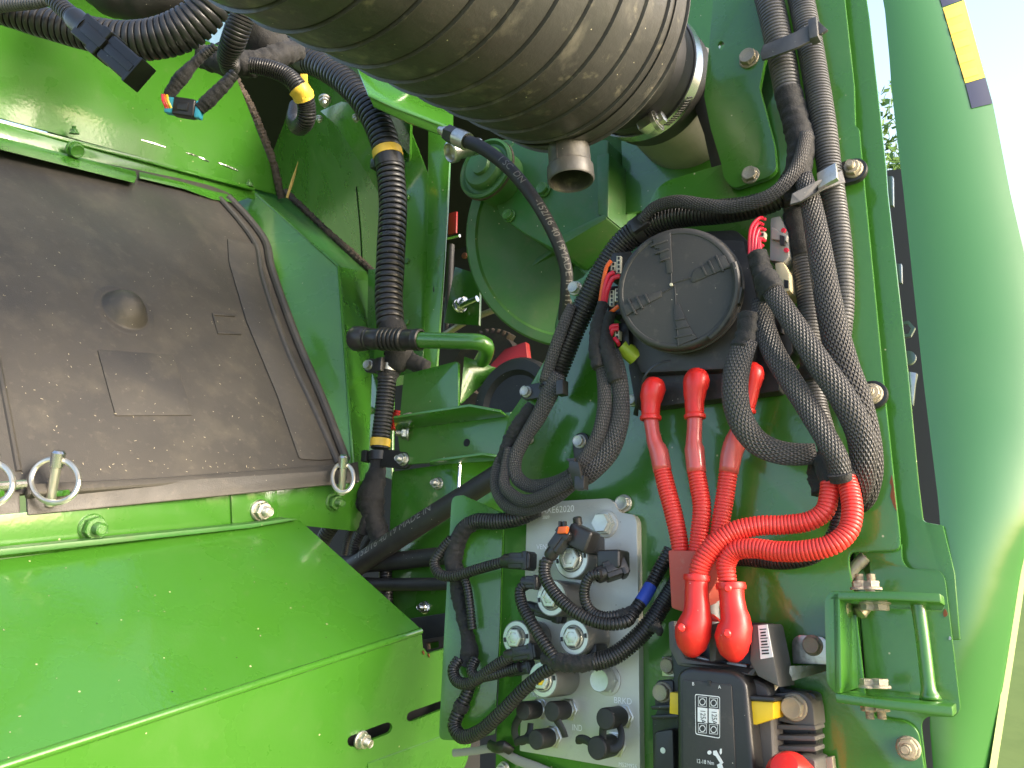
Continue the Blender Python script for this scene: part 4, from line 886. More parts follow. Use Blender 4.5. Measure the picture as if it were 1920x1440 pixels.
# grey strap and brown rail at the bottom
gsr = tag(obj('woven_strap', tube(H([(850, 1412, 2, 7), (890, 1408, 4, 7), (930, 1404, 6, 8), (970, 1425, 6, 9), (1010, 1440, 6, 9), (1060, 1462, 6, 9)]), 'smooth', segs=14, flat=.5), CABLE), 'grey woven strap at the bottom edge below the valve block', 'strap')
cx = thing('cable_clip', 'black loop clip holding the grey strap at the bottom edge', 'clip', P(940, 1410, .01)); obj('clip_loop', tube(H([(918, 1396, 8, 9), (930, 1402, 14, 10), (945, 1400, 16, 11), (958, 1408, 10, 10)]), 'smooth', segs=16, flat=.6), PLASTIC, cx); bolt(cx, 945, 1440, .004, 12, 'nut', ZINC)
# ================================================================ panel bolts
for u, v, r, k in [(1170, 944, 17, 'head'), (1088, 828, 14, 'head'), (988, 735, 13, 'head'), (993, 825, 9, 'head'), (1186, 751, 12, 'head'), (1002, 965, 9, 'head')]: bolt(mp, u, v, .0005, r, k, ZINC)
bolt(mp, 1703, 1403, .0005, 22, 'nut', OLDZINC)
# ================================================================ valve block
vb = thing('valve_block', 'machined aluminium valve block with solenoids and capped ports', 'valve block', P(1090, 1430, 0)); VH = .009
obj('block_body', pslab([(987, 978), (1000, 955, 6), (1055, 939), (1142, 934, 8), (1153, 944), (1160, 960, 8), (1188, 965, 6), (1194, 978, 5), (1197, 1150), (1200, 1447), (1100, 1430), (974, 1408), (980, 1200)], VH, 0, .0008), ALU, vb)
def vtext(s, u, v, hpx, stretch=.95, m=ENGR, h=VH, par=vb): 
    p = P(u, v, h); letter('engraving', s, p, PX, PZ, mm(p, hpx) / .70, m, par, .0003, stretch)
vtext('AXE62020', 1016, 963, 12); vtext('2009', 1017, 973, 6); vtext('VENT', 1006, 1030, 9); vtext('TRK', 993, 1306, 8); vtext('BRKD', 1151, 1318, 11); vtext('IND', 1073, 1369, 11, .8); vtext('M52M926', 1160, 1436, 7)
def capv(u, v, hf, prof, m, par, name, segs=32): return cap(u, v, hf, prof, m, par, name, segs)
SOL = [(1071, 1047, .046, 38), (1034, 1121, .048, 34), (1076, 1195, .046, 33), (968, 1196, .044, 32), (1018, 1274, .046, 33)]
for i, (u, v, hf, r) in enumerate(SOL):
    dpx = (hf - VH) / (depth(P(u, v, hf)) / F)
    so_ = capv(u, v, hf, [(-dpx, r * .94), (-dpx + 6, r * .98), (-3, r), (0, r * .97), (0, r * .80), (-1, r * .78), (-1, 0)], COIL, vb, 'solenoid', 40)
    capv(u, v, hf, [(-.5, r * .93), (.6, r * .92), (.8, r * .70), (0, r * .68)], DUCT if False else PALEZ, so_, 'solenoid_ring', 40)
    capv(u, v, hf, [(-1, r * .62), (3, r * .62), (5, r * .58)], PALEZ, so_, 'nut_washer', 24)
    capv(u, v, hf, [(1, r * .56), (9, r * .56), (11, r * .50), (11.5, r * .34), (9, r * .30), (9, 0)], PALEZ, so_, 'hex_nut', 6)
    capv(u, v, hf, [(8, r * .30), (10.5, r * .29), (11, r * .24), (11, 0)], YELLOW if i == 4 else PALEZ, so_, 'nut_centre', 20)
    for a in (0.15, 3.3):
        p = P(u, v, hf); s = depth(p) / F; d = PX * math.cos(a) + PZ * math.sin(a); obj('key_slot', obox(p + d * r * s * .80 + OUT * .0008, d, d.cross(OUT), OUT, 4 * s, 8 * s, .001, 0), INK, so_)
    tx = 'HydraForce'; g_ = text_geo('HYDRAULICS', 5.5 * depth(P(u, v, hf)) / F); V = []; p = P(u, v, hf); s = depth(p) / F
    W_ = max(q.x for q in g_[0])
    for q in g_[0]:
        a = (q.x - W_ / 2) / (r * s * .72) + (3.5 if i % 2 else .6); rr_ = r * s * .73 - q.y
        V.append(p + (PX * math.sin(a) * rr_ + PZ * math.cos(a) * rr_) + OUT * .0012 * 1.0)
# large plugs (hex) on the block
for u, v, hf, r in [(1124, 980, .020, 20), (1123, 1276, .024, 22)]:
    dpx = (hf - VH) / (depth(P(u, v, hf)) / F)
    pg = capv(u, v, hf, [(-dpx, r * 1.30), (-dpx + 3, r * 1.30), (-dpx + 4, r * 1.15), (-dpx + 4, 0)], ALU, vb, 'port_plug', 32)
    capv(u, v, hf, [(-dpx + 2, r * 1.12), (-dpx + 9, r * 1.12), (-dpx + 11, r * 1.05), (-dpx + 11, 0)], PALEZ, pg, 'plug_hex', 6)
    capv(u, v, hf, [(-dpx + 9, r * .94), (-2, r * .94), (0, r * .88), (-.5, r * .70), (0, 0)], PALEZ, pg, 'plug_top', 6 if v < 1000 else 28)
# ports with rubber caps
PORTS = [((980, 1333), .036, 18, [(974, 1345), (965, 1364), (968, 1384), (980, 1389), (992, 1376), (995, 1356)]), ((1034, 1334), .036, 19, [(1044, 1350), (1055, 1368), (1060, 1382)]), ((1004, 1387), .036, 19, [(990, 1386), (975, 1388), (966, 1392)]),
         ((1134, 1348), .040, 21, [(1130, 1374), (1133, 1396), (1148, 1405), (1162, 1396), (1165, 1374), (1160, 1358)]), ((1118, 1403), .040, 22, [(1106, 1392), (1095, 1386), (1084, 1387), (1086, 1394)])]
for (u, v), hf, r, tail in PORTS:
    dpx = (hf - VH) / (depth(P(u, v, hf)) / F)
    pt = capv(u, v, hf, [(-dpx, r * 1.15), (-dpx + 2, r * 1.15), (-dpx + 3, r * 1.02), (-dpx + 12, r * 1.02), (-dpx + 13, r * .9), (-dpx + 13, 0)], ZINC, vb, 'test_port', 6)
    cp = capv(u, v, hf, [(-dpx + 10, r * .86), (-dpx + 16, r * .86), (-dpx + 16, r * .92), (-3, r * .95), (0, r * .85), (.5, r * .6), (.5, 0)], RUBBER, pt, 'dust_cap', 32)
    obj('cap_strap', tube(H([(a, b, hf * 1000 - 3 - 2 * k, 8 if k < len(tail) - 1 else 7) for k, (a, b) in enumerate([(u, v + 4)] + tail)]), 'smooth', segs=12, flat=.4), RUBBER, pt)
# plugs on the solenoids
def plug(parent, pts, w, name='plug', lat=True):
    """boxy two-way connector along pts[0] -> pts[1] (u, v, h mm)"""
    a, b = P(pts[0][0], pts[0][1], pts[0][2] / 1000), P(pts[1][0], pts[1][1], pts[1][2] / 1000); ax = (b - a).normalized(); sd_ = ax.cross(OUT).normalized(); up_ = sd_.cross(ax); s = depth(a) / F; L = (b - a).length
    o = obj(name, obox(a.lerp(b, .55), sd_, up_, ax, w * s, w * .9 * s, L * .9, .0022, 3), PLASTIC, parent)
    obj('plug_collar', obox(a.lerp(b, .80), sd_, up_, ax, w * 1.15 * s, w * 1.05 * s, L * .22, .0015, 2), PLASTIC, o)
    obj('plug_tail', lathe(a - ax * L * .25, ax, [(0, w * .36 * s), (L * .1, w * .46 * s), (L * .4, w * .46 * s), (L * .4, 0)], 20), PLASTIC, o)
    if lat: obj('plug_latch', obox(a.lerp(b, .5) + up_ * w * .46 * s, sd_, up_, ax, w * .4 * s, w * .16 * s, L * .7, .0008), PLASTIC, o)
    return o
# ---------------------------------------------------------------- valve harness
vh = thing('valve_harness', 'black corrugated wiring harness looping over the valve block', 'wiring', P(900, 1380, .03))
corr(vh, H([(1010, 955, 16, 14), (970, 972, 22, 15), (930, 978, 26, 15), (895, 978, 28, 15), (870, 990, 28, 14), (858, 1008, 28, 13)]), LOOM, .40, 20)
tape(vh, H([(884, 980, 28, 15), (866, 1000, 28, 15), (852, 1030, 28, 17), (852, 1060, 28, 16), (862, 1078, 28, 12)]), 21, .14)
corr(vh, H([(848, 1010, 32, 10), (826, 1035, 34, 10), (815, 1056, 36, 10), (824, 1076, 38, 10), (850, 1080, 38, 10), (900, 1066, 38, 10), (950, 1052, 38, 10)]), LOOM, .42)
plug(vh, [(955, 1052, 38), (1000, 1052, 38)], 30)
tape(vh, H([(856, 1070, 24, 14), (860, 1110, 24, 15), (868, 1150, 24, 14), (876, 1190, 24, 12), (880, 1225, 24, 17), (872, 1250, 26, 14)]), 22, .14)
corr(vh, H([(866, 1070, 34, 8), (876, 1100, 34, 8), (882, 1140, 34, 8), (886, 1180, 32, 8)]), LOOM, .5)
corr(vh, H([(862, 1235, 32, 11), (850, 1255, 36, 11), (856, 1276, 38, 11), (876, 1282, 40, 11), (900, 1270, 42, 11), (935, 1245, 44, 11), (965, 1228, 44, 11)]), LOOM, .36)
corr(vh, H([(892, 1236, 34, 10), (884, 1255, 40, 10), (890, 1268, 42, 10), (920, 1266, 42, 10), (955, 1256, 40, 10), (975, 1250, 40, 10)]), LOOM, .38)
plug(vh, [(960, 1228, 44), (1010, 1220, 42)], 26); plug(vh, [(962, 1258, 34), (1000, 1248, 34)], 22)
corr(vh, H([(884, 1278, 26, 11), (874, 1305, 28, 12), (860, 1335, 30, 13), (852, 1360, 32, 13), (864, 1380, 34, 13), (895, 1374, 38, 13), (940, 1336, 44, 13), (985, 1290, 48, 12.5), (1030, 1254, 50, 12), (1050, 1244, 50, 11)]), LOOM, .40, 20)
tape(vh, H([(868, 1318, 30, 14), (862, 1330, 30, 14)]), 23, .15)
tape(vh, H([(1020, 1232, 52, 13), (1050, 1240, 52, 16), (1085, 1245, 50, 15), (1120, 1238, 46, 14)]), 24, .16)
corr(vh, H([(1112, 1242, 46, 17), (1150, 1230, 40, 17), (1190, 1200, 32, 17), (1222, 1165, 26, 17), (1246, 1128, 20, 16), (1270, 1090, 14, 16), (1290, 1050, 10, 15)]), LOOM, .34, 22)
corr(vh, H([(1046, 1242, 54, 11), (1020, 1205, 56, 11.5), (995, 1165, 56, 11.5), (978, 1130, 54, 11), (976, 1105, 52, 10), (990, 1094, 50, 10)]), LOOM, .40)
plug(vh, [(985, 1092, 50), (1012, 1092, 48)], 24)
corr(vh, H([(1022, 1050, 62, 11), (1022, 1080, 64, 11.5), (1040, 1112, 64, 12), (1075, 1145, 62, 12), (1115, 1165, 58, 12), (1150, 1170, 54, 12), (1176, 1164, 48, 12), (1186, 1150, 42, 11)]), LOOM, .38, 20)
corr(vh, H([(1128, 1076, 58, 9), (1108, 1080, 60, 10), (1097, 1100, 60, 10), (1097, 1125, 58, 10), (1108, 1145, 56, 10), (1130, 1156, 54, 10), (1160, 1154, 48, 10)]), LOOM, .42)
tape(vh, H([(1152, 1158, 48, 12), (1172, 1156, 44, 16), (1190, 1146, 38, 13)]), 25, .14)
qb = H([(1186, 1150, 38, 12), (1205, 1124, 30, 12), (1222, 1095, 20, 12), (1240, 1062, 12, 13), (1258, 1030, 8, 13)])
corr(vh, qb, LOOM, .40, 18); band(vh, qb, .17, .44, BLUE, 1.06, 'blue_tape', 'smooth')
tape(vh, H([(1226, 1172, 34, 12), (1236, 1184, 34, 8), (1236, 1192, 34, 4)]), 27)
# black angled plug with orange lock on the top solenoid
ap = thing('solenoid_plug', 'black angled plug with orange lock on the top solenoid', 'connector', P(1080, 1020, .04))
a1 = plug(ap, [(1036, 1036, 60), (1066, 994, 58)], 28)
obj('plug_hood', obox(P(1092, 1010, .050), PX * .9 - PZ * .4, OUT, PX * .4 + PZ * .9, .024, .018, .020, .004, 3), PLASTIC, ap)
obj('plug_side', obox(P(1112, 1022, .036), PX, OUT, PZ, .012, .022, .016, .002, 2), PLASTIC, ap)
obj('plug_knob', lathe(P(1084, 984, .050), PZ + OUT * .3, [(0, .004), (.006, .004), (.007, .003), (.007, 0)], 14), PLASTIC, ap)
obj('orange_lock', obox(P(1056, 994, .066), PX, OUT, PZ * .9 + PX * .2, .009, .004, .006, .0008), ORANGE, ap)
for d in (-3, 5): obj('lock_prong', obox(P(1054 + d, 986, .064), PX, OUT, PZ, .0022, .004, .008, .0005), PLASTIC, ap)
corr(ap, H([(1022, 1062, 62, 11), (1028, 1048, 62, 11)]), LOOM, .4)
bp = thing('solenoid_plug', 'black boxy plug at the right of the top solenoid', 'connector', P(1160, 1080, .03))
plug(bp, [(1128, 1076, 50), (1175, 1060, 36)], 34); obj('plug_hood', obox(P(1150, 1050, .040), PX, OUT, PZ, .022, .020, .016, .003, 3), PLASTIC, bp)
bp2 = thing('solenoid_plug', 'flat black plug between the two middle solenoids', 'connector', P(1040, 1155, .03)); plug(bp2, [(1000, 1140, 30), (1060, 1158, 26)], 24)
obj('plug_hood', obox(P(1112, 1220, .026), PX, OUT, PZ, .018, .020, .012, .002, 2), PLASTIC, bp2)
# ================================================================ round fuse box
fb = thing('fuse_box', 'round black fuse box with dusty domed cap on the panel', 'fuse box', P(1300, 760, 0))
obj('base_plate', pslab([(1182, 500), (1200, 440, 10), (1380, 430, 10), (1430, 480), (1440, 560), (1462, 733, 6), (1245, 761), (1192, 768, 6), (1178, 690)], .016, 0, .002), FUSEP, fb)
obj('base_block', pslab([(1165, 500), (1215, 440), (1395, 450), (1420, 560), (1410, 690), (1200, 700), (1160, 600)], .028, .010, .003), FUSEP, fb)
fc = P(1268, 541, .062); NF = (OUT + .75 * (CAM - fc).normalized()).normalized(); s = depth(fc) / F
FR = 113
obj('box_drum', lathe(fc, NF, [(-52 * s, FR * 1.02 * s), (-30 * s, FR * 1.02 * s), (-29 * s, FR * 1.06 * s), (-22 * s, FR * 1.06 * s), (-21 * s, FR * 1.03 * s), (-8 * s, FR * 1.03 * s)], 80), FUSEP, fb)
capo = obj('box_cap', lathe(fc, NF, [(-18 * s, FR * 1.045 * s), (-4 * s, FR * 1.03 * s), (0, FR * 1.0 * s), (1.5 * s, FR * .97 * s), (1 * s, FR * .93 * s), (0 * s, FR * .92 * s), (1.5 * s, FR * .6 * s), (2 * s, 0)], 80), FUSEP, fb)
CPl = Pl(fc, NF)
WED = [[(1223, 447), (1256, 437), (1261, 512), (1250, 512), (1247, 486), (1238, 486), (1236, 466), (1228, 466)], [(1294, 524), (1302, 504), (1330, 492), (1332, 484), (1358, 478), (1369, 500), (1345, 510), (1300, 530)],
       [(1167, 572), (1190, 566), (1192, 558), (1216, 552), (1240, 545), (1240, 556), (1210, 572), (1174, 591)], [(1263, 572), (1273, 569), (1290, 610), (1307, 634), (1272, 648), (1271, 620), (1264, 600)]]
for wpx in WED:
    wd = obj('cap_wedge', plslab(wpx, CPl, .003, .0018, .0005), FUSEP, capo)
    n_ = len(wpx); c0 = Vector((sum(q[0] for q in wpx) / n_, sum(q[1] for q in wpx) / n_)); d = Vector((1262, 534)) - c0; d.normalize(); e = Vector((-d.y, d.x))
    for k in (-22, -6, 10):
        q = c0 + d * k; hw = 12 - k * .22; obj('wedge_rib', plslab([tuple(q + e * hw + d * 2), tuple(q + e * hw - d * 2), tuple(q - e * hw - d * 2), tuple(q - e * hw + d * 2)], CPl, .003, .0026, .0004), FUSEP, wd)
    pe = max(wpx, key=lambda q: (Vector(q) - Vector((1262, 534))).length)
    obj('cap_ridge', tube([(CPl.at(*tuple(Vector((1262, 534)) + e * 3), .001), .0006), (CPl.at(*pe, .001), .0009)], 'smooth', segs=6), FUSEP, capo)
obj('cap_pin', lathe(CPl.at(1259, 534, .0015), NF, [(0, .0014), (.0012, .0014), (.0014, 0)], 14), CREAM, capo)
V = []
pp_ = [(fc + (PX * math.cos(a) + (NF.cross(PX)).normalized() * math.sin(a)) * FR * s * 1.02 + NF * -.004, .0028) for a in [-1.1 + k * .12 for k in range(12)]]
obj('rim_fold', tube(pp_, 'smooth', segs=8), FUSEP, capo)
for a in (-.30,):
    d = PX * math.cos(a) + NF.cross(PX).normalized() * math.sin(a); obj('cap_latch', obox(fc + d * FR * s * 1.06 - NF * .010, d, d.cross(NF), NF, .004, .014, .012, .0015), FUSEP, fb)
# connectors on its left side
def terminal(par, u, v, w, hgt, n, h, m=CREAM):
    b = obj('terminal_strip', pslab([(u, v), (u + w, v), (u + w - 1, v + hgt), (u - 1, v + hgt)], h, h - .006, .0004), m, par)
    for k in range(n):
        yy = v + hgt * (k + .5) / n; obj('terminal_hole', pslab([(u + w * .25, yy - 2.6), (u + w * .7, yy - 2.6), (u + w * .7, yy + 2.6), (u + w * .25, yy + 2.6)], h + .0004, h - .001, 0), INK, b)
lc = thing('fuse_box_connectors', 'black connectors with cream terminals and red wires left of the fuse box', 'connector', P(1150, 660, .02))
obj('connector_body', pslab([(1146, 474), (1182, 470), (1180, 520), (1140, 524)], .040, .01, .002), PLASTIC, lc); obj('connector_body', pslab([(1142, 536), (1172, 534), (1168, 590), (1138, 590)], .040, .01, .002), PLASTIC, lc); obj('connector_body', pslab([(1150, 606), (1178, 604), (1180, 652), (1154, 655)], .036, .01, .002), PLASTIC, lc)
for q in [(1156, 480, 8, 32, 4), (1146, 491, 8, 16, 2), (1153, 541, 8, 24, 3), (1143, 544, 8, 30, 4), (1153, 619, 8, 17, 2)]: terminal(lc, *q, .043)
for k, qq in enumerate([[(1146, 489, 46, 4), (1138, 500, 47, 4), (1130, 535, 46, 4), (1125, 568, 42, 4)], [(1152, 511, 46, 4.5), (1142, 516, 47, 4.5), (1134, 540, 46, 4.5), (1130, 568, 42, 4.5)], [(1162, 518, 46, 4.5), (1150, 522, 47, 4.5), (1139, 545, 46, 4.5), (1135, 568, 42, 4.5)], [(1160, 574, 46, 4), (1150, 582, 46, 4), (1142, 588, 40, 4)],
        [(1160, 610, 44, 4), (1148, 612, 46, 4), (1141, 622, 44, 4), (1136, 635, 40, 4)], [(1160, 617, 44, 4), (1150, 618, 46, 4), (1146, 628, 44, 4), (1140, 636, 40, 4)], [(1152, 634, 44, 4), (1158, 641, 44, 4), (1160, 646, 40, 4)]]): obj('wire', tube(H(qq), 'smooth', segs=10), ORANGE if k in (0, 3) else WIRE, lc)
tag(obj('sealing_plug', lathe(P(1186, 666, .026), (P(1184, 662, .03) - P(1160, 640, .04)), [(-.014, .006), (-.004, .008), (.004, .0078), (.004, 0)], 20), LIME), 'yellow-green plug at the lower left of the fuse box', 'plug')
tag(obj('cable_tie', tube(H([(1258, 676, 40, 2.2), (1240, 680, 42, 2.4), (1222, 690, 42, 2.6), (1208, 708, 40, 2.6), (1202, 735, 34, 3), (1194, 765, 26, 5), (1192, 778, 22, 6)]), 'smooth', segs=8, flat=.5), PLASTIC), 'loose black cable tie below the fuse box', 'cable tie')
# connectors on the right side
rc = thing('fuse_box_connectors', 'grey and beige connectors with red wires right of the fuse box', 'connector', P(1450, 550, .03))
obj('connector_body', pslab([(1444, 408), (1462, 404), (1477, 435), (1479, 480), (1470, 492), (1442, 488)], .034, .005, .002), GREYP, rc); obj('connector_latch', pslab([(1446, 425), (1476, 440), (1474, 452), (1446, 448)], .038, .03, .001), GREYP, rc); obj('connector_window', pslab([(1462, 440), (1471, 443), (1471, 460), (1462, 458)], .0388, .036, 0), INK, rc)
obj('connector_body', pslab([(1452, 492), (1468, 490), (1480, 512), (1482, 545), (1456, 550)], .036, .005, .002), BEIGE, rc); obj('connector_window', pslab([(1470, 524), (1478, 526), (1478, 540), (1470, 540)], .0366, .034, 0), INK, rc)
obj('connector_body', pslab([(1452, 570), (1480, 575), (1486, 660), (1462, 690), (1450, 640)], .030, .005, .002), PLASTIC, rc); obj('latch_bar', pslab([(1460, 600), (1467, 600), (1468, 625), (1461, 625)], .034, .028, .001), PLASTIC, rc)
for u, v in [(1475, 470), (1441, 588), (1470, 433)]: obj('red_seal', lathe(P(u, v, .036), OUT, [(0, .002), (.002, .002), (.0025, 0)], 12), WIRE, rc)
terminal(rc, 1425, 434, 9, 11, 1, .046)
for k in range(6): 
    y0 = 408 + k * 10; obj('wire', tube(H([(1434 - (k % 2) * 4, y0 + 3, 40, 3.4), (1424 - (k % 2) * 3, y0 + 1, 50, 3.4), (1409 + k * 4.2, y0 + 18, 54 - k, 3.4), (1405 + k * 5.6, 484, 50, 3.4)]), 'smooth', segs=10), WIRE, rc)
tape(rc, H([(1420, 476, 50, 18), (1428, 505, 50, 19), (1438, 535, 52, 21), (1446, 556, 54, 20)]), 31, .12)
# ================================================================ sleeves and conduits right of the fuse box
def hs(name, label, cat='wiring', loc=None): return thing(name, label, cat, loc or P(1500, 800, .02))
k1 = hs('corrugated_conduit_run', 'dusty grey corrugated conduit down the right, ending in red conduits', 'conduit', P(1480, 180, .03))
corr(k1, H([(1424, -60, 26, 25), (1442, 0, 26, 25), (1456, 60, 26, 25), (1468, 120, 26, 25), (1478, 180, 26, 24)]), LOOMD, .29, 24, .90)
tape(k1, H([(1478, 172, 28, 24), (1490, 220, 28, 24), (1502, 270, 30, 25), (1496, 330, 32, 24), (1492, 385, 32, 22)]), 41, .07)
corr(k1, H([(1490, 385, 22, 21), (1500, 440, 20, 21), (1508, 500, 20, 21), (1516, 560, 20, 21), (1520, 620, 20, 21), (1522, 690, 20, 21), (1530, 760, 20, 21), (1548, 820, 22, 20), (1562, 870, 24, 19)]), LOOMD, .30, 22, .90)
tape(k1, H([(1490, 400, 24, 21), (1500, 450, 24, 21), (1506, 480, 22, 20)]), 42, .06)
tape(k1, H([(1520, 690, 24, 22), (1524, 715, 24, 22)]), 46, .05)
tape(k1, H([(1545, 860, 36, 20), (1556, 885, 40, 24), (1568, 905, 42, 24)]), 43, .12); tape(k1, H([(1540, 850, 24, 20), (1540, 890, 24, 24), (1546, 925, 26, 22)]), 47, .15)
k2 = hs('corrugated_conduit_run', 'outer dusty corrugated conduit along the right edge of the panel', 'conduit', P(1580, 640, .02))
corr(k2, H([(1488, -60, 22, 24), (1502, 0, 22, 23), (1516, 70, 22, 23), (1530, 150, 22, 23), (1543, 230, 22, 23), (1554, 310, 20, 22), (1564, 380, 20, 22), (1574, 450, 20, 21), (1580, 520, 18, 20), (1580, 580, 16, 20), (1574, 640, 14, 20)]), LOOMD, .29, 24, .90)
k3 = hs('braided_harness', 'long braided sleeve looping round at the right of the panel', 'wiring', P(1620, 940, .02))
braid(k3, H([(1505, 330, 44, 16), (1520, 380, 46, 18), (1532, 440, 46, 20), (1545, 520, 46, 22), (1560, 600, 44, 24), (1580, 680, 40, 26), (1604, 750, 34, 27), (1622, 820, 28, 26), (1628, 880, 24, 25), (1620, 930, 18, 22), (1610, 948, 12, 16)]))
k4 = hs('braided_harness', 'braided sleeve slanting down over the conduits to the red conduits', 'wiring', P(1570, 900, .03))
tape(k4, H([(1436, 520, 54, 22), (1452, 548, 58, 20)]), 44, .1)
braid(k4, H([(1446, 542, 60, 18), (1470, 580, 64, 19), (1500, 625, 64, 20), (1535, 680, 62, 22), (1570, 730, 58, 23), (1598, 778, 54, 24), (1616, 828, 48, 24), (1618, 880, 42, 23), (1610, 925, 34, 20), (1602, 945, 26, 14)]))
braid(k4, H([(1428, 560, 48, 18), (1430, 600, 50, 19), (1448, 655, 54, 20), (1480, 710, 58, 20), (1515, 765, 60, 20), (1548, 820, 60, 20), (1570, 862, 58, 20), (1578, 895, 54, 18)]))
tie_q = H([(1574, 888, 57, 20), (1578, 902, 54, 20)]); obj('tape_wrap', tube(tie_q, 'tape', segs=20, flat=.7, rough=.06), TAPE, k4)
tape(k4, H([(1585, 870, 44, 14), (1592, 895, 44, 14)]), 45)
k5 = hs('braided_harness', 'braided sleeve looping below the fuse box in front of the third red boot', 'wiring', P(1400, 800, .04))
tape(k5, H([(1404, 590, 52, 19), (1400, 630, 54, 20), (1392, 655, 56, 22)]), 48, .12)
braid(k5, H([(1398, 640, 58, 22), (1382, 690, 62, 24), (1378, 740, 64, 24), (1390, 790, 62, 23), (1420, 830, 56, 22), (1460, 848, 50, 21), (1500, 852, 44, 20), (1530, 850, 40, 18)]))
# clips on the right
s1 = thing('strap_clip', 'flat grey plastic strap round the two conduits at the top right', 'clip', P(1480, 75, .03))
obj('strap', slab([P(1425, 100, .048), P(1430, 84, .052), P(1490, 60, .056), P(1525, 42, .050), P(1532, 70, .050), P(1495, 88, .056), P(1440, 108, .052), P(1428, 112, .048)], PY * .003, .001), LOOMD, s1)
obj('strap_head', obox(P(1527, 58, .050), PX, OUT, PZ, .007, .010, .020, .001), LOOMD, s1); obj('strap_tail', pslab([(1533, 38), (1552, 55), (1538, 64), (1534, 62)], .050, .047, .0006), LOOMD, s1)
pc = p_clip(1560, 330, .010, 24, 1600, 318, 'dark clip with brass-toned nut beside the upper right conduits', bm_=OLDZINC)
obj('clip_strap', slab([P(1480, 385, .054), P(1484, 362, .058), P(1530, 340, .060), P(1578, 318, .030), P(1584, 340, .030), P(1545, 352, .056), P(1500, 378, .058)], PY * .003, .001), LOOMD, pc)
obj('clip_buckle', obox(P(1552, 332, .052), PX * .95 + PZ * .3, OUT, PZ, .016, .006, .014, .001), ZINC, pc)
pc = p_clip(1600, 748, .008, 27, 1635, 739, 'dark clip with nut at the right edge of the panel beside the sleeves', bm_=OLDZINC)
s2 = thing('cable_tie', 'black tie with square head round the diagonal conduit above the fuse box', 'cable tie', P(1210, 440, .03))
# ================================================================ diagonal harness left of the fuse box
dh = thing('diagonal_harness', 'corrugated conduit and braided sleeve running diagonally round the fuse box', 'wiring', P(1030, 720, .02))
qd = H([(1490, 330, 30, 22), (1462, 368, 30, 22), (1410, 388, 30, 22), (1340, 398, 30, 23), (1270, 404, 30, 24), (1218, 420, 30, 24), (1172, 452, 30, 23), (1136, 500, 30, 22), (1108, 552, 30, 22), (1080, 605, 28, 23), (1058, 655, 26, 24), (1040, 705, 24, 22), (1026, 735, 22, 18)])
corr(dh, qd, LOOM, .30, 24, .90)
c, r, t = at_s(qd, .46); obj('tie_band', ring_on(qd, .445, .475, 1.07), PLASTIC, s2); zip_head(s2, c + OUT * r * .9 + PX * r * .5, t, OUT, .016, .008, .014); obj('tie_head_slot', obox(c + OUT * r * 1.12 + PX * r * .5, t, OUT, t.cross(OUT), .010, .001, .003, 0), INK, s2)
part(dh, 'braided_sleeve', 'smooth', H([(1512, 250, 44, 13), (1496, 310, 48, 14), (1466, 350, 52, 14), (1430, 374, 54, 14), (1370, 388, 54, 13), (1320, 384, 54, 13), (1265, 378, 52, 13), (1225, 390, 48, 12), (1200, 415, 44, 10)]), BRAID, segs=20, flat=.7)
braid(dh, H([(1072, 572, 44, 9), (1060, 600, 46, 11), (1045, 640, 46, 12), (1032, 680, 44, 12), (1022, 715, 42, 12)]), .6)
braid(dh, H([(1048, 700, 42, 14), (1030, 738, 40, 18), (1010, 780, 38, 16), (985, 820, 38, 14), (966, 860, 38, 14), (968, 892, 38, 13), (990, 910, 38, 12), (1030, 908, 40, 12), (1062, 895, 42, 12), (1082, 880, 42, 12)]), .6)
tape(dh, H([(1000, 760, 28, 13), (975, 795, 30, 15), (952, 840, 30, 14), (944, 870, 30, 12)]), 51, .14)
for k, (dx, r) in enumerate([(0, 11), (16, 11)]):
    braid(dh, H([(950 + dx * .4, 840, 30 + 6 * k, r), (932 + dx, 880, 32 + 6 * k, r), (930 + dx, 915 - dx * .3, 36 + 6 * k, r), (950 + dx, 948 - dx, 38 + 6 * k, r), (990, 955 - dx, 40 + 6 * k, r), (1040, 935 - dx, 42 + 6 * k, r), (1078, 905 - dx * .6, 42 + 6 * k, r)]), .7)
for k, q in enumerate([[(1076, 905, 42, 14), (1105, 885, 42, 20), (1140, 845, 40, 22), (1160, 795, 40, 19), (1164, 740, 42, 16), (1156, 690, 44, 16), (1146, 660, 44, 15)], [(1070, 890, 46, 12), (1098, 860, 46, 15), (1122, 815, 46, 14), (1133, 765, 46, 14), (1132, 715, 46, 13), (1126, 672, 46, 12)]]): braid(dh, H(q), .6)
tape(dh, H([(1130, 568, 44, 10), (1122, 610, 46, 14), (1118, 650, 48, 14), (1124, 690, 48, 14)]), 52, .12); tape(dh, H([(1146, 586, 44, 10), (1136, 620, 44, 12), (1138, 650, 46, 15), (1150, 690, 46, 16), (1158, 715, 44, 16)]), 53, .12)
# ties and clips of the diagonal harness
cA = p_clip(1020, 730, .010, 15, 988, 735, 'black clip with bolt at the lower end of the diagonal conduit', kind='head')
obj('clip_strap', tube(H([(1040, 712, 34, 27), (1034, 726, 34, 27)]), 'smooth', segs=24, flat=.8), PLASTIC, cA); zip_head(cA, P(1054, 728, .046), PX, PZ, .008, .014, .010)
cB = p_clip(1092, 868, .012, 18, 1088, 828, 'black clip with bolt holding the braided loop above the valve block', kind='head')
obj('clip_strap', slab([P(1066, 862, .060), P(1084, 866, .062), P(1092, 905, .060), P(1076, 914, .056), P(1066, 880, .060)], PY * .004, .001), PLASTIC, cB); zip_head(cB, P(1090, 906, .056), PX, PZ, .010, .012, .008); obj('strap_tail', pslab([(1060, 860), (1078, 858), (1076, 868), (1066, 866)], .058, .055, .0006), PLASTIC, cB)
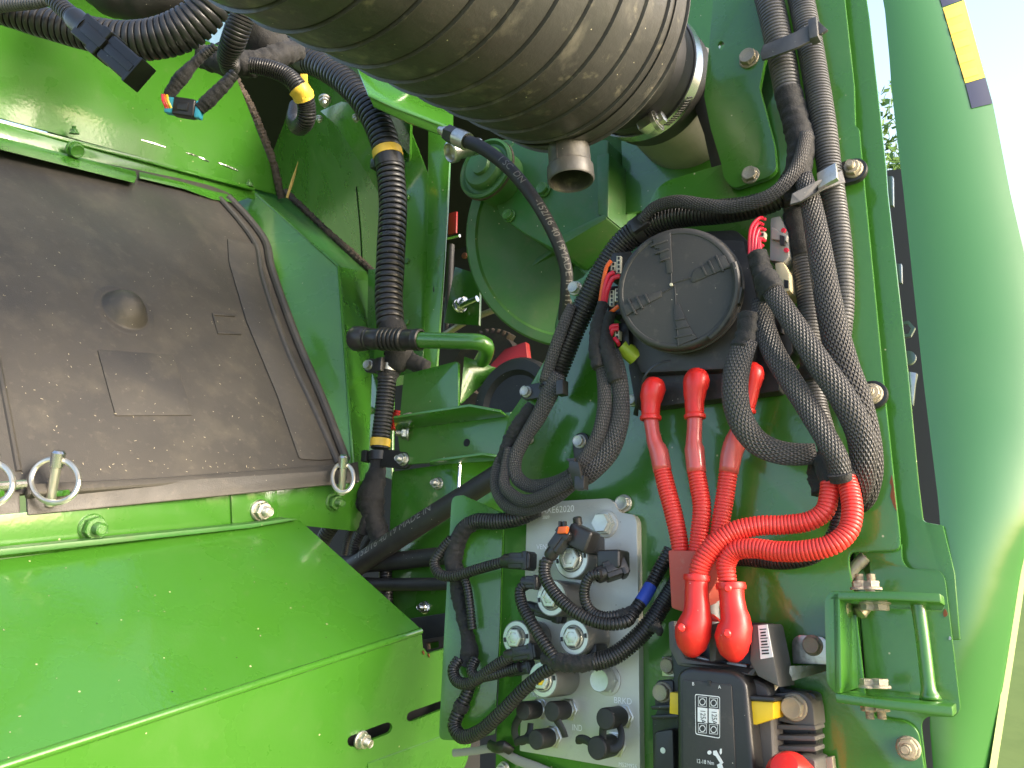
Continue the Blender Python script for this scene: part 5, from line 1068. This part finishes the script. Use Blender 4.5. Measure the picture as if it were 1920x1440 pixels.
# ================================================================ red cables
def boot_cable(label, ball, neck, boot_pts, shr, cor):
    t = thing('battery_cable', label, 'cable', P(cor[-1][0], cor[-1][1], .02))
    b = obj('terminal_boot', tube(H(boot_pts), 'smooth', segs=28), BOOT, t, 0)
    p, r = H([boot_pts[-1]])[0]; q = H([boot_pts[-2]])[0][0]; ax = (p - q).normalized()
    obj('boot_collar', lathe(p - ax * r * .25, ax, [(0, r), (0, r * 1.16), (r * .2, r * 1.20), (r * .4, r * 1.16), (r * .45, r * .9)], 28), BOOT, b)
    if shr: obj('heat_shrink', tube(H(shr), 'smooth', segs=24), SHRINK, t, 0)
    corr(t, H(cor), RED, .36, 22, .88); return t
b1 = boot_cable('red battery cable at the left of the three below the fuse box', 0, 0, [(1230, 712, 30, 6), (1228, 716, 32, 18), (1226, 727, 34, 23), (1222, 742, 34, 22), (1220, 760, 34, 18), (1220, 785, 34, 17)], [(1220, 784, 34, 14), (1224, 810, 34, 13.5), (1229, 834, 34, 15), (1235, 846, 34, 18), (1242, 882, 34, 17.5)], [(1240, 874, 34, 16), (1250, 915, 34, 17), (1262, 960, 34, 17), (1272, 1005, 34, 16.5), (1277, 1040, 34, 16)])
b2 = boot_cable('red battery cable in the middle of the three below the fuse box', 0, 0, [(1309, 694, 30, 6), (1308, 700, 32, 19), (1306, 714, 34, 25), (1303, 732, 34, 22), (1302, 755, 34, 18), (1303, 782, 34, 17)], [(1303, 780, 34, 14.5), (1302, 805, 34, 14), (1301, 830, 34, 15), (1302, 842, 34, 18.5), (1306, 886, 34, 18)], [(1304, 876, 34, 16.5), (1311, 915, 34, 17), (1316, 950, 34, 17), (1313, 990, 34, 17), (1306, 1040, 34, 16)])
b3 = boot_cable('red battery cable at the right of the three, behind the braided loop', 0, 0, [(1412, 680, 30, 6), (1412, 688, 30, 18), (1411, 702, 30, 22), (1406, 730, 30, 18), (1398, 770, 30, 16)], [(1396, 775, 30, 14), (1388, 800, 30, 15), (1378, 832, 30, 21), (1372, 850, 30, 20), (1366, 886, 30, 18.5)], [(1367, 876, 30, 17), (1361, 920, 30, 17), (1353, 970, 30, 17), (1345, 1015, 30, 16)])
rbk = thing('cable_guard', 'faded red flat guard where the three red cables end', 'guard', P(1290, 1147, .02)); obj('guard_body', pslab([(1252, 1031), (1352, 1034), (1345, 1090), (1320, 1130), (1282, 1148, 4), (1258, 1140, 5)], .048, .012, .002), REDBAR, rbk)
def lug_cable(label, cor, boot):
    t = thing('battery_cable', label, 'cable', P(boot[-1][0], boot[-1][1], .05)); corr(t, H(cor), RED, .37, 24, .88)
    b = obj('terminal_boot', tube(H(boot), 'smooth', segs=30), BOOT, t, 0); p, r = H([boot[0]])[0]; q = H([boot[1]])[0][0]; ax = (p - q).normalized()
    obj('boot_collar', lathe(p - ax * r * .4, ax, [(0, r * 1.0), (0, r * 1.14), (r * .25, r * 1.18), (r * .5, r * 1.12), (r * .5, r * .85)], 30), BOOT, b); return t, b
l1, bt1 = lug_cable('red battery cable bending down to the left terminal of the junction box', [(1556, 905, 44, 17), (1554, 930, 46, 17.5), (1546, 958, 48, 18), (1520, 976, 50, 18), (1470, 984, 52, 18), (1420, 986, 56, 18.5), (1375, 998, 60, 19.5), (1338, 1024, 64, 20.5), (1315, 1058, 66, 19.5), (1308, 1088, 66, 18)],
        [(1307, 1080, 66, 22), (1306, 1110, 66, 22), (1307, 1140, 66, 24), (1306, 1160, 66, 29), (1299, 1186, 66, 34), (1297, 1210, 62, 28), (1296, 1222, 58, 14), (1295, 1225, 56, 3)])
l2, bt2 = lug_cable('red battery cable sweeping wide to the right terminal of the junction box', [(1586, 895, 44, 18), (1594, 925, 48, 18.5), (1598, 960, 52, 19), (1590, 995, 56, 19), (1562, 1020, 60, 19.5), (1515, 1032, 62, 19.5), (1460, 1034, 62, 19), (1410, 1028, 62, 18.5), (1376, 1034, 62, 18), (1362, 1056, 62, 18), (1364, 1090, 62, 17)],
        [(1370, 1095, 62, 24), (1372, 1120, 62, 23), (1376, 1148, 62, 25), (1380, 1170, 62, 30), (1374, 1196, 62, 34), (1376, 1220, 58, 27), (1380, 1236, 54, 13), (1381, 1240, 52, 3)])
for b_, (u, v) in ((bt1, (1277, 1177)), (bt2, (1364, 1103)), (bt2, (1363, 1188))): obj('boot_nub', lathe(P(u, v, .092), (CAM - P(u, v, .09)), [(-.01, .003), (.0, .0028), (.0008, .0018), (.0008, 0)], 14), BOOT, b_)
obj('boot_fin', slab([P(1330, 1150, .058), P(1344, 1162, .056), P(1345, 1166, .056), P(1325, 1165, .058)], PY * .008, .001), BOOT, bt1)
uc = thing('corrugated_conduit_run', 'black corrugated conduit beneath the wide red cable', 'conduit', P(1480, 1060, .02)); corr(uc, H([(1568, 900, 24, 13), (1574, 950, 26, 14), (1565, 1000, 28, 14), (1530, 1040, 26, 14), (1470, 1054, 22, 14), (1400, 1048, 16, 14), (1340, 1050, 10, 13)]), LOOM, .36, 18)
gc = tag(obj('grey_cable', tube(H([(1330, 1060, 20, 12), (1338, 1100, 22, 13), (1335, 1140, 22, 13), (1340, 1180, 22, 12)]), 'smooth', segs=16), GREYP), 'grey cable between the two red terminal boots', 'cable')
# ================================================================ fused junction box
jb = thing('junction_box', 'black fused junction box with yellow latches at the bottom', 'junction box', P(1390, 1440, .02))
obj('box_base', pslab([(1252, 1168, 8), (1310, 1162), (1440, 1168, 6), (1452, 1250), (1470, 1290), (1530, 1300, 12), (1532, 1480), (1224, 1480), (1222, 1350), (1262, 1270)], .020, .002, .003), PLASTIC, jb)
# terminal shroud: walls between the two boots
for q in ([(1252, 1166), (1264, 1163), (1268, 1200), (1285, 1235), (1400, 1256), (1410, 1240), (1420, 1252), (1412, 1268), (1270, 1248), (1254, 1215)], [(1328, 1172), (1350, 1166), (1346, 1200), (1342, 1240), (1330, 1242), (1328, 1205)]): obj('terminal_wall', pslab(q, .048, .018, .002), JGREY, jb)
sd2 = obj('terminal_wall', pslab([(1408, 1172, 6), (1438, 1168, 8), (1452, 1240), (1462, 1290), (1420, 1268), (1405, 1240)], .055, .018, .003), JGREY, jb)
obj('terminal_stud', pslab([(1295, 1228), (1330, 1236), (1330, 1248), (1294, 1244)], .028, .018, .001), PALEZ, jb); obj('terminal_stud', pslab([(1362, 1240), (1400, 1246), (1400, 1258), (1362, 1254)], .028, .018, .001), PALEZ, jb)
lb = obj('label', pslab([(1421, 1173), (1438, 1171), (1449, 1232), (1426, 1236)], .0556, .054, 0), LABEL, jb)
for k in range(9):
    t = .06 + k * .10; obj('barcode_bar', pslab([(1425 + 4 * t, 1176 + 56 * t), (1434 + 9 * t, 1175 + 56 * t), (1434 + 9 * t, 1178 + 56 * t), (1425 + 4 * t, 1179 + 56 * t)] if k % 3 else [(1424 + 4 * t, 1176 + 56 * t), (1436 + 9 * t, 1175 + 56 * t), (1436 + 9 * t, 1177 + 56 * t), (1424 + 4 * t, 1178 + 56 * t)], .0559, .0555, 0), INK, lb)
# lid
ld = obj('lid', pslab([(1268, 1262, 14), (1290, 1250, 14), (1378, 1258, 16), (1400, 1280, 14), (1420, 1500), (1270, 1500)], .060, .018, .004, seg=4), PLASTIC, jb)
obj('lid_shoulder', pslab([(1384, 1262), (1440, 1285, 16), (1448, 1320), (1456, 1500), (1408, 1500), (1394, 1300)], .042, .018, .004, seg=3), JGREY, jb)
pnl = obj('lid_face', pslab([(1280, 1274, 4), (1371, 1284, 5), (1382, 1500), (1281, 1500)], .0612, .058, .0006), FUSEP, ld); LH = .0616
obj('lid_notch', pslab([(1325, 1276), (1331, 1277), (1331, 1286), (1326, 1286)], LH + .0004, .0605, 0), INK, pnl)
def jt(s, u, v, hpx, ex=PX, ey=PZ, st_=1.0, m=WHITE, lift=.0005): p = P(u, v, LH); letter('print', s, p, ex, ey, mm(p, hpx) / .70, m, pnl, lift, st_)
jt('B', 1298, 1285, 6); jt('A', 1347, 1291, 6); jt('12-18 Nm', 1306, 1430, 7, st_=.85)
def frame_px(q, wpx, m, par, h):
    n = len(q); c = Vector((sum(p[0] for p in q) / n, sum(p[1] for p in q) / n)); inn = [tuple(c + (Vector(p) - c) * (1 - wpx / (Vector(p) - c).length)) for p in q]
    V = [P(*p, h) for p in q] + [P(*p, h) for p in inn]; obj('print_frame', (V, [(i, (i + 1) % n, n + (i + 1) % n, n + i) for i in range(n)]), m, par, 0)
frame_px(rounded([(1303, 1301, 4), (1350, 1306, 4), (1350, 1385, 4), (1304, 1377, 4)]), 1.8, WHITE, pnl, LH + .0003)
for (x0, y0) in ((1308, 1304), (1329, 1306)):
    obj('fuse_print', pslab([(x0, y0 + 22), (x0 + 18, y0 + 24), (x0 + 18, y0 + 52), (x0, y0 + 49)], LH + .0004, LH, 0), WHITE, pnl)
    p = P(x0 + 6, y0 + 26, LH); letter('fuse_rating', '125A', p, -PZ, PX, mm(p, 10) / .70, INK, pnl, .0008, .78)
    for yy in (y0 + 11, y0 + 61):
        frame_px([(x0 + 1, yy - 9), (x0 + 17, yy - 8), (x0 + 17, yy + 10), (x0 + 1, yy + 9)], 1.2, WHITE, pnl, LH + .0003)
        for rr_ in (6,): frame_px([(x0 + 9 + rr_ * math.cos(k * .524), yy + 1 + rr_ * 1.1 * math.sin(k * .524)) for k in range(12)], 1.4, WHITE, pnl, LH + .0004)
# spanner symbol
obj('print_symbol', pslab([(1330 + 4 * math.cos(k * .785), 1411 + 4 * math.sin(k * .785)) for k in range(8)], LH + .0004, LH, 0), WHITE, pnl)
for q in ([(1337, 1408), (1343, 1407), (1346, 1413), (1356, 1430), (1352, 1434), (1342, 1418), (1337, 1415)], [(1350, 1404), (1353, 1404), (1353, 1412), (1351, 1415), (1349, 1411)], [(1344, 1434), (1352, 1430), (1356, 1440), (1348, 1446)]): obj('print_symbol', pslab(q, LH + .0004, LH, 0), WHITE, pnl)
# latches, bolts and fins
obj('yellow_latch', pslab([(1256, 1298), (1276, 1300, 2), (1277, 1341, 2), (1255, 1338)], .050, .030, .001), YELLOW, jb)
yl = obj('yellow_latch', pslab([(1383, 1314, 2), (1420, 1315), (1450, 1317, 2), (1450, 1348), (1418, 1359), (1385, 1356, 2)], .054, .030, .001), YELLOW, jb); obj('latch_hood', pslab([(1378, 1306), (1400, 1304), (1452, 1308), (1452, 1316), (1380, 1313)], .056, .030, .001), PLASTIC, jb)
obj('bolt_lug', pslab([(1444, 1300, 6), (1500, 1296, 14), (1524, 1316, 14), (1528, 1362), (1500, 1362), (1450, 1350)], .032, .004, .003), JGREY, jb); obj('bolt_lug', pslab([(1228, 1275, 10), (1262, 1275), (1264, 1330), (1226, 1330, 10)], .022, .004, .003), FUSEP, jb)
bolt(jb, 1489, 1326, .032, 25, 'head', OLDZINC); bolt(jb, 1243, 1298, .022, 19, 'head', OLDZINC)
for k, y in enumerate((1328, 1346)): obj('cooling_fin', pslab([(1219, y - 4), (1270, y - 8), (1272, y), (1222, y + 3)], .030 - .003 * k, .004, .001), PLASTIC, jb)
for k, y in enumerate((1362, 1382, 1402, 1424)): obj('cooling_fin', pslab([(1448, y - 4), (1528, y - 2), (1530, y + 8), (1450, y + 6)], .034, .010, .0015), JGREY, jb)
fo = obj('side_pod', pslab([(1226, 1372, 8), (1262, 1366, 8), (1266, 1500), (1222, 1500)], .034, .004, .004, seg=3), PLASTIC, jb); obj('green_dot', lathe(P(1243, 1407, .0342), OUT, [(0, .0022), (.0003, .0022), (.0003, 0)], 16), PALEZ, fo)
obj('corner_pod', pslab([(1436, 1425, 8), (1500, 1415, 10), (1530, 1424, 8), (1534, 1500), (1436, 1500)], .036, .004, .004, seg=3), JGREY, jb)
tag(obj('terminal_boot', lathe(P(1470, 1436, .075), OUT * .7 + PZ * .5, [(-.05, .017), (-.02, .017), (-.008, .015), (0, .009), (.002, 0)], 32), BOOT), 'red terminal boot cut off by the bottom edge', 'boot')
zb = tag(obj('zinc_tab', pslab([(1241, 1231), (1272, 1232), (1272, 1269), (1241, 1268)], .006, .001, .0006), ZINC), 'square zinc tab with bolt left of the junction box', 'tab'); bolt(zb, 1254, 1248, .006, 16, 'head', OLDZINC)
# bracket of the junction box
br = thing('zinc_bracket', 'zinc angle bracket with bolt between the junction box and the latch bracket', 'bracket', P(1515, 1245, .01))
obj('bracket_plate', pslab([(1484, 1200, 10), (1496, 1190, 8), (1545, 1194, 10), (1551, 1206), (1551, 1247), (1486, 1244)], .010, .006, .0008), ZINC, br)
obj('bracket_arm', slab([P(1448, 1250, .030), P(1550, 1246, .010), P(1550, 1250, .008), P(1462, 1276, .030), P(1452, 1290, .034), P(1450, 1268, .036)], PZ * -.003, .0006), ZINC, br)
obj('bracket_plate', pslab([(1440, 1190), (1456, 1196, 8), (1460, 1244), (1440, 1244)], .012, .008, .0006), ZINC, br)
bolt(br, 1524, 1210, .010, 19, 'head', OLDZINC)
tag(obj('zinc_bracket', pslab([(1530, 1424), (1560, 1418), (1568, 1480), (1532, 1480)], .012, .004, .001), OLDZINC), 'corner of a dull zinc bracket at the bottom edge', 'bracket')
# ================================================================ green latch bracket at the right
lt = thing('latch_bracket', 'green U-shaped latch bracket with cross pin at the right', 'bracket', P(1660, 1330, .02))
LB = .055
obj('web', pslab([(1545, 1125, 12), (1556, 1108, 12), (1575, 1109), (1578, 1290), (1572, 1302), (1560, 1296, 12), (1549, 1280, 10)], LB, LB - .030, .0012), GREEN, lt)
obj('upper_arm', slab([P(1554, 1109, LB), P(1660, 1108, LB), P(1762, 1112, LB - .004), P(1770, 1118, LB - .010), P(1765, 1128, LB - .03), P(1680, 1126, .0), P(1580, 1122, .0)], PZ * -.006, .001), GREEN, lt)
obj('lower_arm', slab([P(1566, 1300, LB), P(1660, 1312, LB), P(1785, 1325, LB - .004), P(1792, 1318, LB - .012), P(1780, 1312, LB - .03), P(1700, 1300, .0), P(1590, 1288, .0)], PZ * -.006, .001), GREEN, lt)
obj('web_side', slab([P(1572, 1112, LB), P(1576, 1300, LB), P(1610, 1290, .0), P(1602, 1122, .0)], PX * -.004, .0006), GREEN, lt)
q9 = H([(1718, 1118, 34, 15), (1720, 1128, 34, 13), (1725, 1160, 34, 12.5), (1733, 1220, 34, 12.5), (1741, 1290, 34, 13), (1743, 1303, 34, 17), (1745, 1312, 34, 20)])
cpn = part(lt, 'cross_pin', 'smooth', q9, GREEN, segs=24)
obj('worn_patch', tube([(q9[3][0] + OUT * .0012 - PX * .001, q9[3][1] * .9), (q9[3][0] + OUT * .0012 - PX * .001 - PZ * .006, q9[3][1] * .92)], 'tape', segs=12), OLDZINC, cpn) if False else None
for (u, v, h, up) in ((1624, 1104, .040, 1), (1640, 1130, .040, -1), (1640, 1288, .042, 1), (1640, 1318, .042, -1)):
    for du in (-11, 11): bolt_at(lt, P(u + du, v, h), PZ * up, .0066, 'nut' if (up > 0) == (v < 1200) else 'head', OLDZINC)
for u, v, h in ((1610, 1150, .004),): obj('pivot_pin', lathe(P(u, v, h), OUT * .4 - PX * .4 - PZ * .6, [(-.02, .0055), (0, .0055), (.001, .004), (.001, 0)], 16), OLDZINC, lt)
tag(obj('pivot_bush', tube(H([(1590, 1082, -10, 12), (1606, 1062, -10, 12), (1624, 1044, -10, 12)]), 'smooth', segs=20), OLDZINC), 'brass-toned bush in the notch above the latch bracket', 'bush')
GRP = {'lynch_pin': 'lynch pins along the black cover', 'battery_cable': 'red battery cables', 'braided_harness': 'braided sleeves right of the fuse box', 'corrugated_hose': 'black corrugated hoses on the left', 'solenoid_plug': 'plugs on the valve block', 'hose_clip': 'bolted hose clips', 'corrugated_conduit_run': 'corrugated conduits on the right', 'rubber_pipe': 'level rubber pipes', 'deep_pipe': 'pipes deep in the bay', 'seal_strip': 'brown seal strips', 'cable_connector': 'loose connectors at the upper left', 'fuse_box_connectors': 'connectors beside the fuse box'}
for o in list(bpy.data.objects):
    b_ = o.name.split('.')[0]
    if o.parent is None and b_ in GRP: o['group'] = GRP[b_]
obj('backing', pslab([(1590, 1030), (1640, 1030), (1660, 1300), (1590, 1300)], -.030, -.034, 0), DARK, lt)
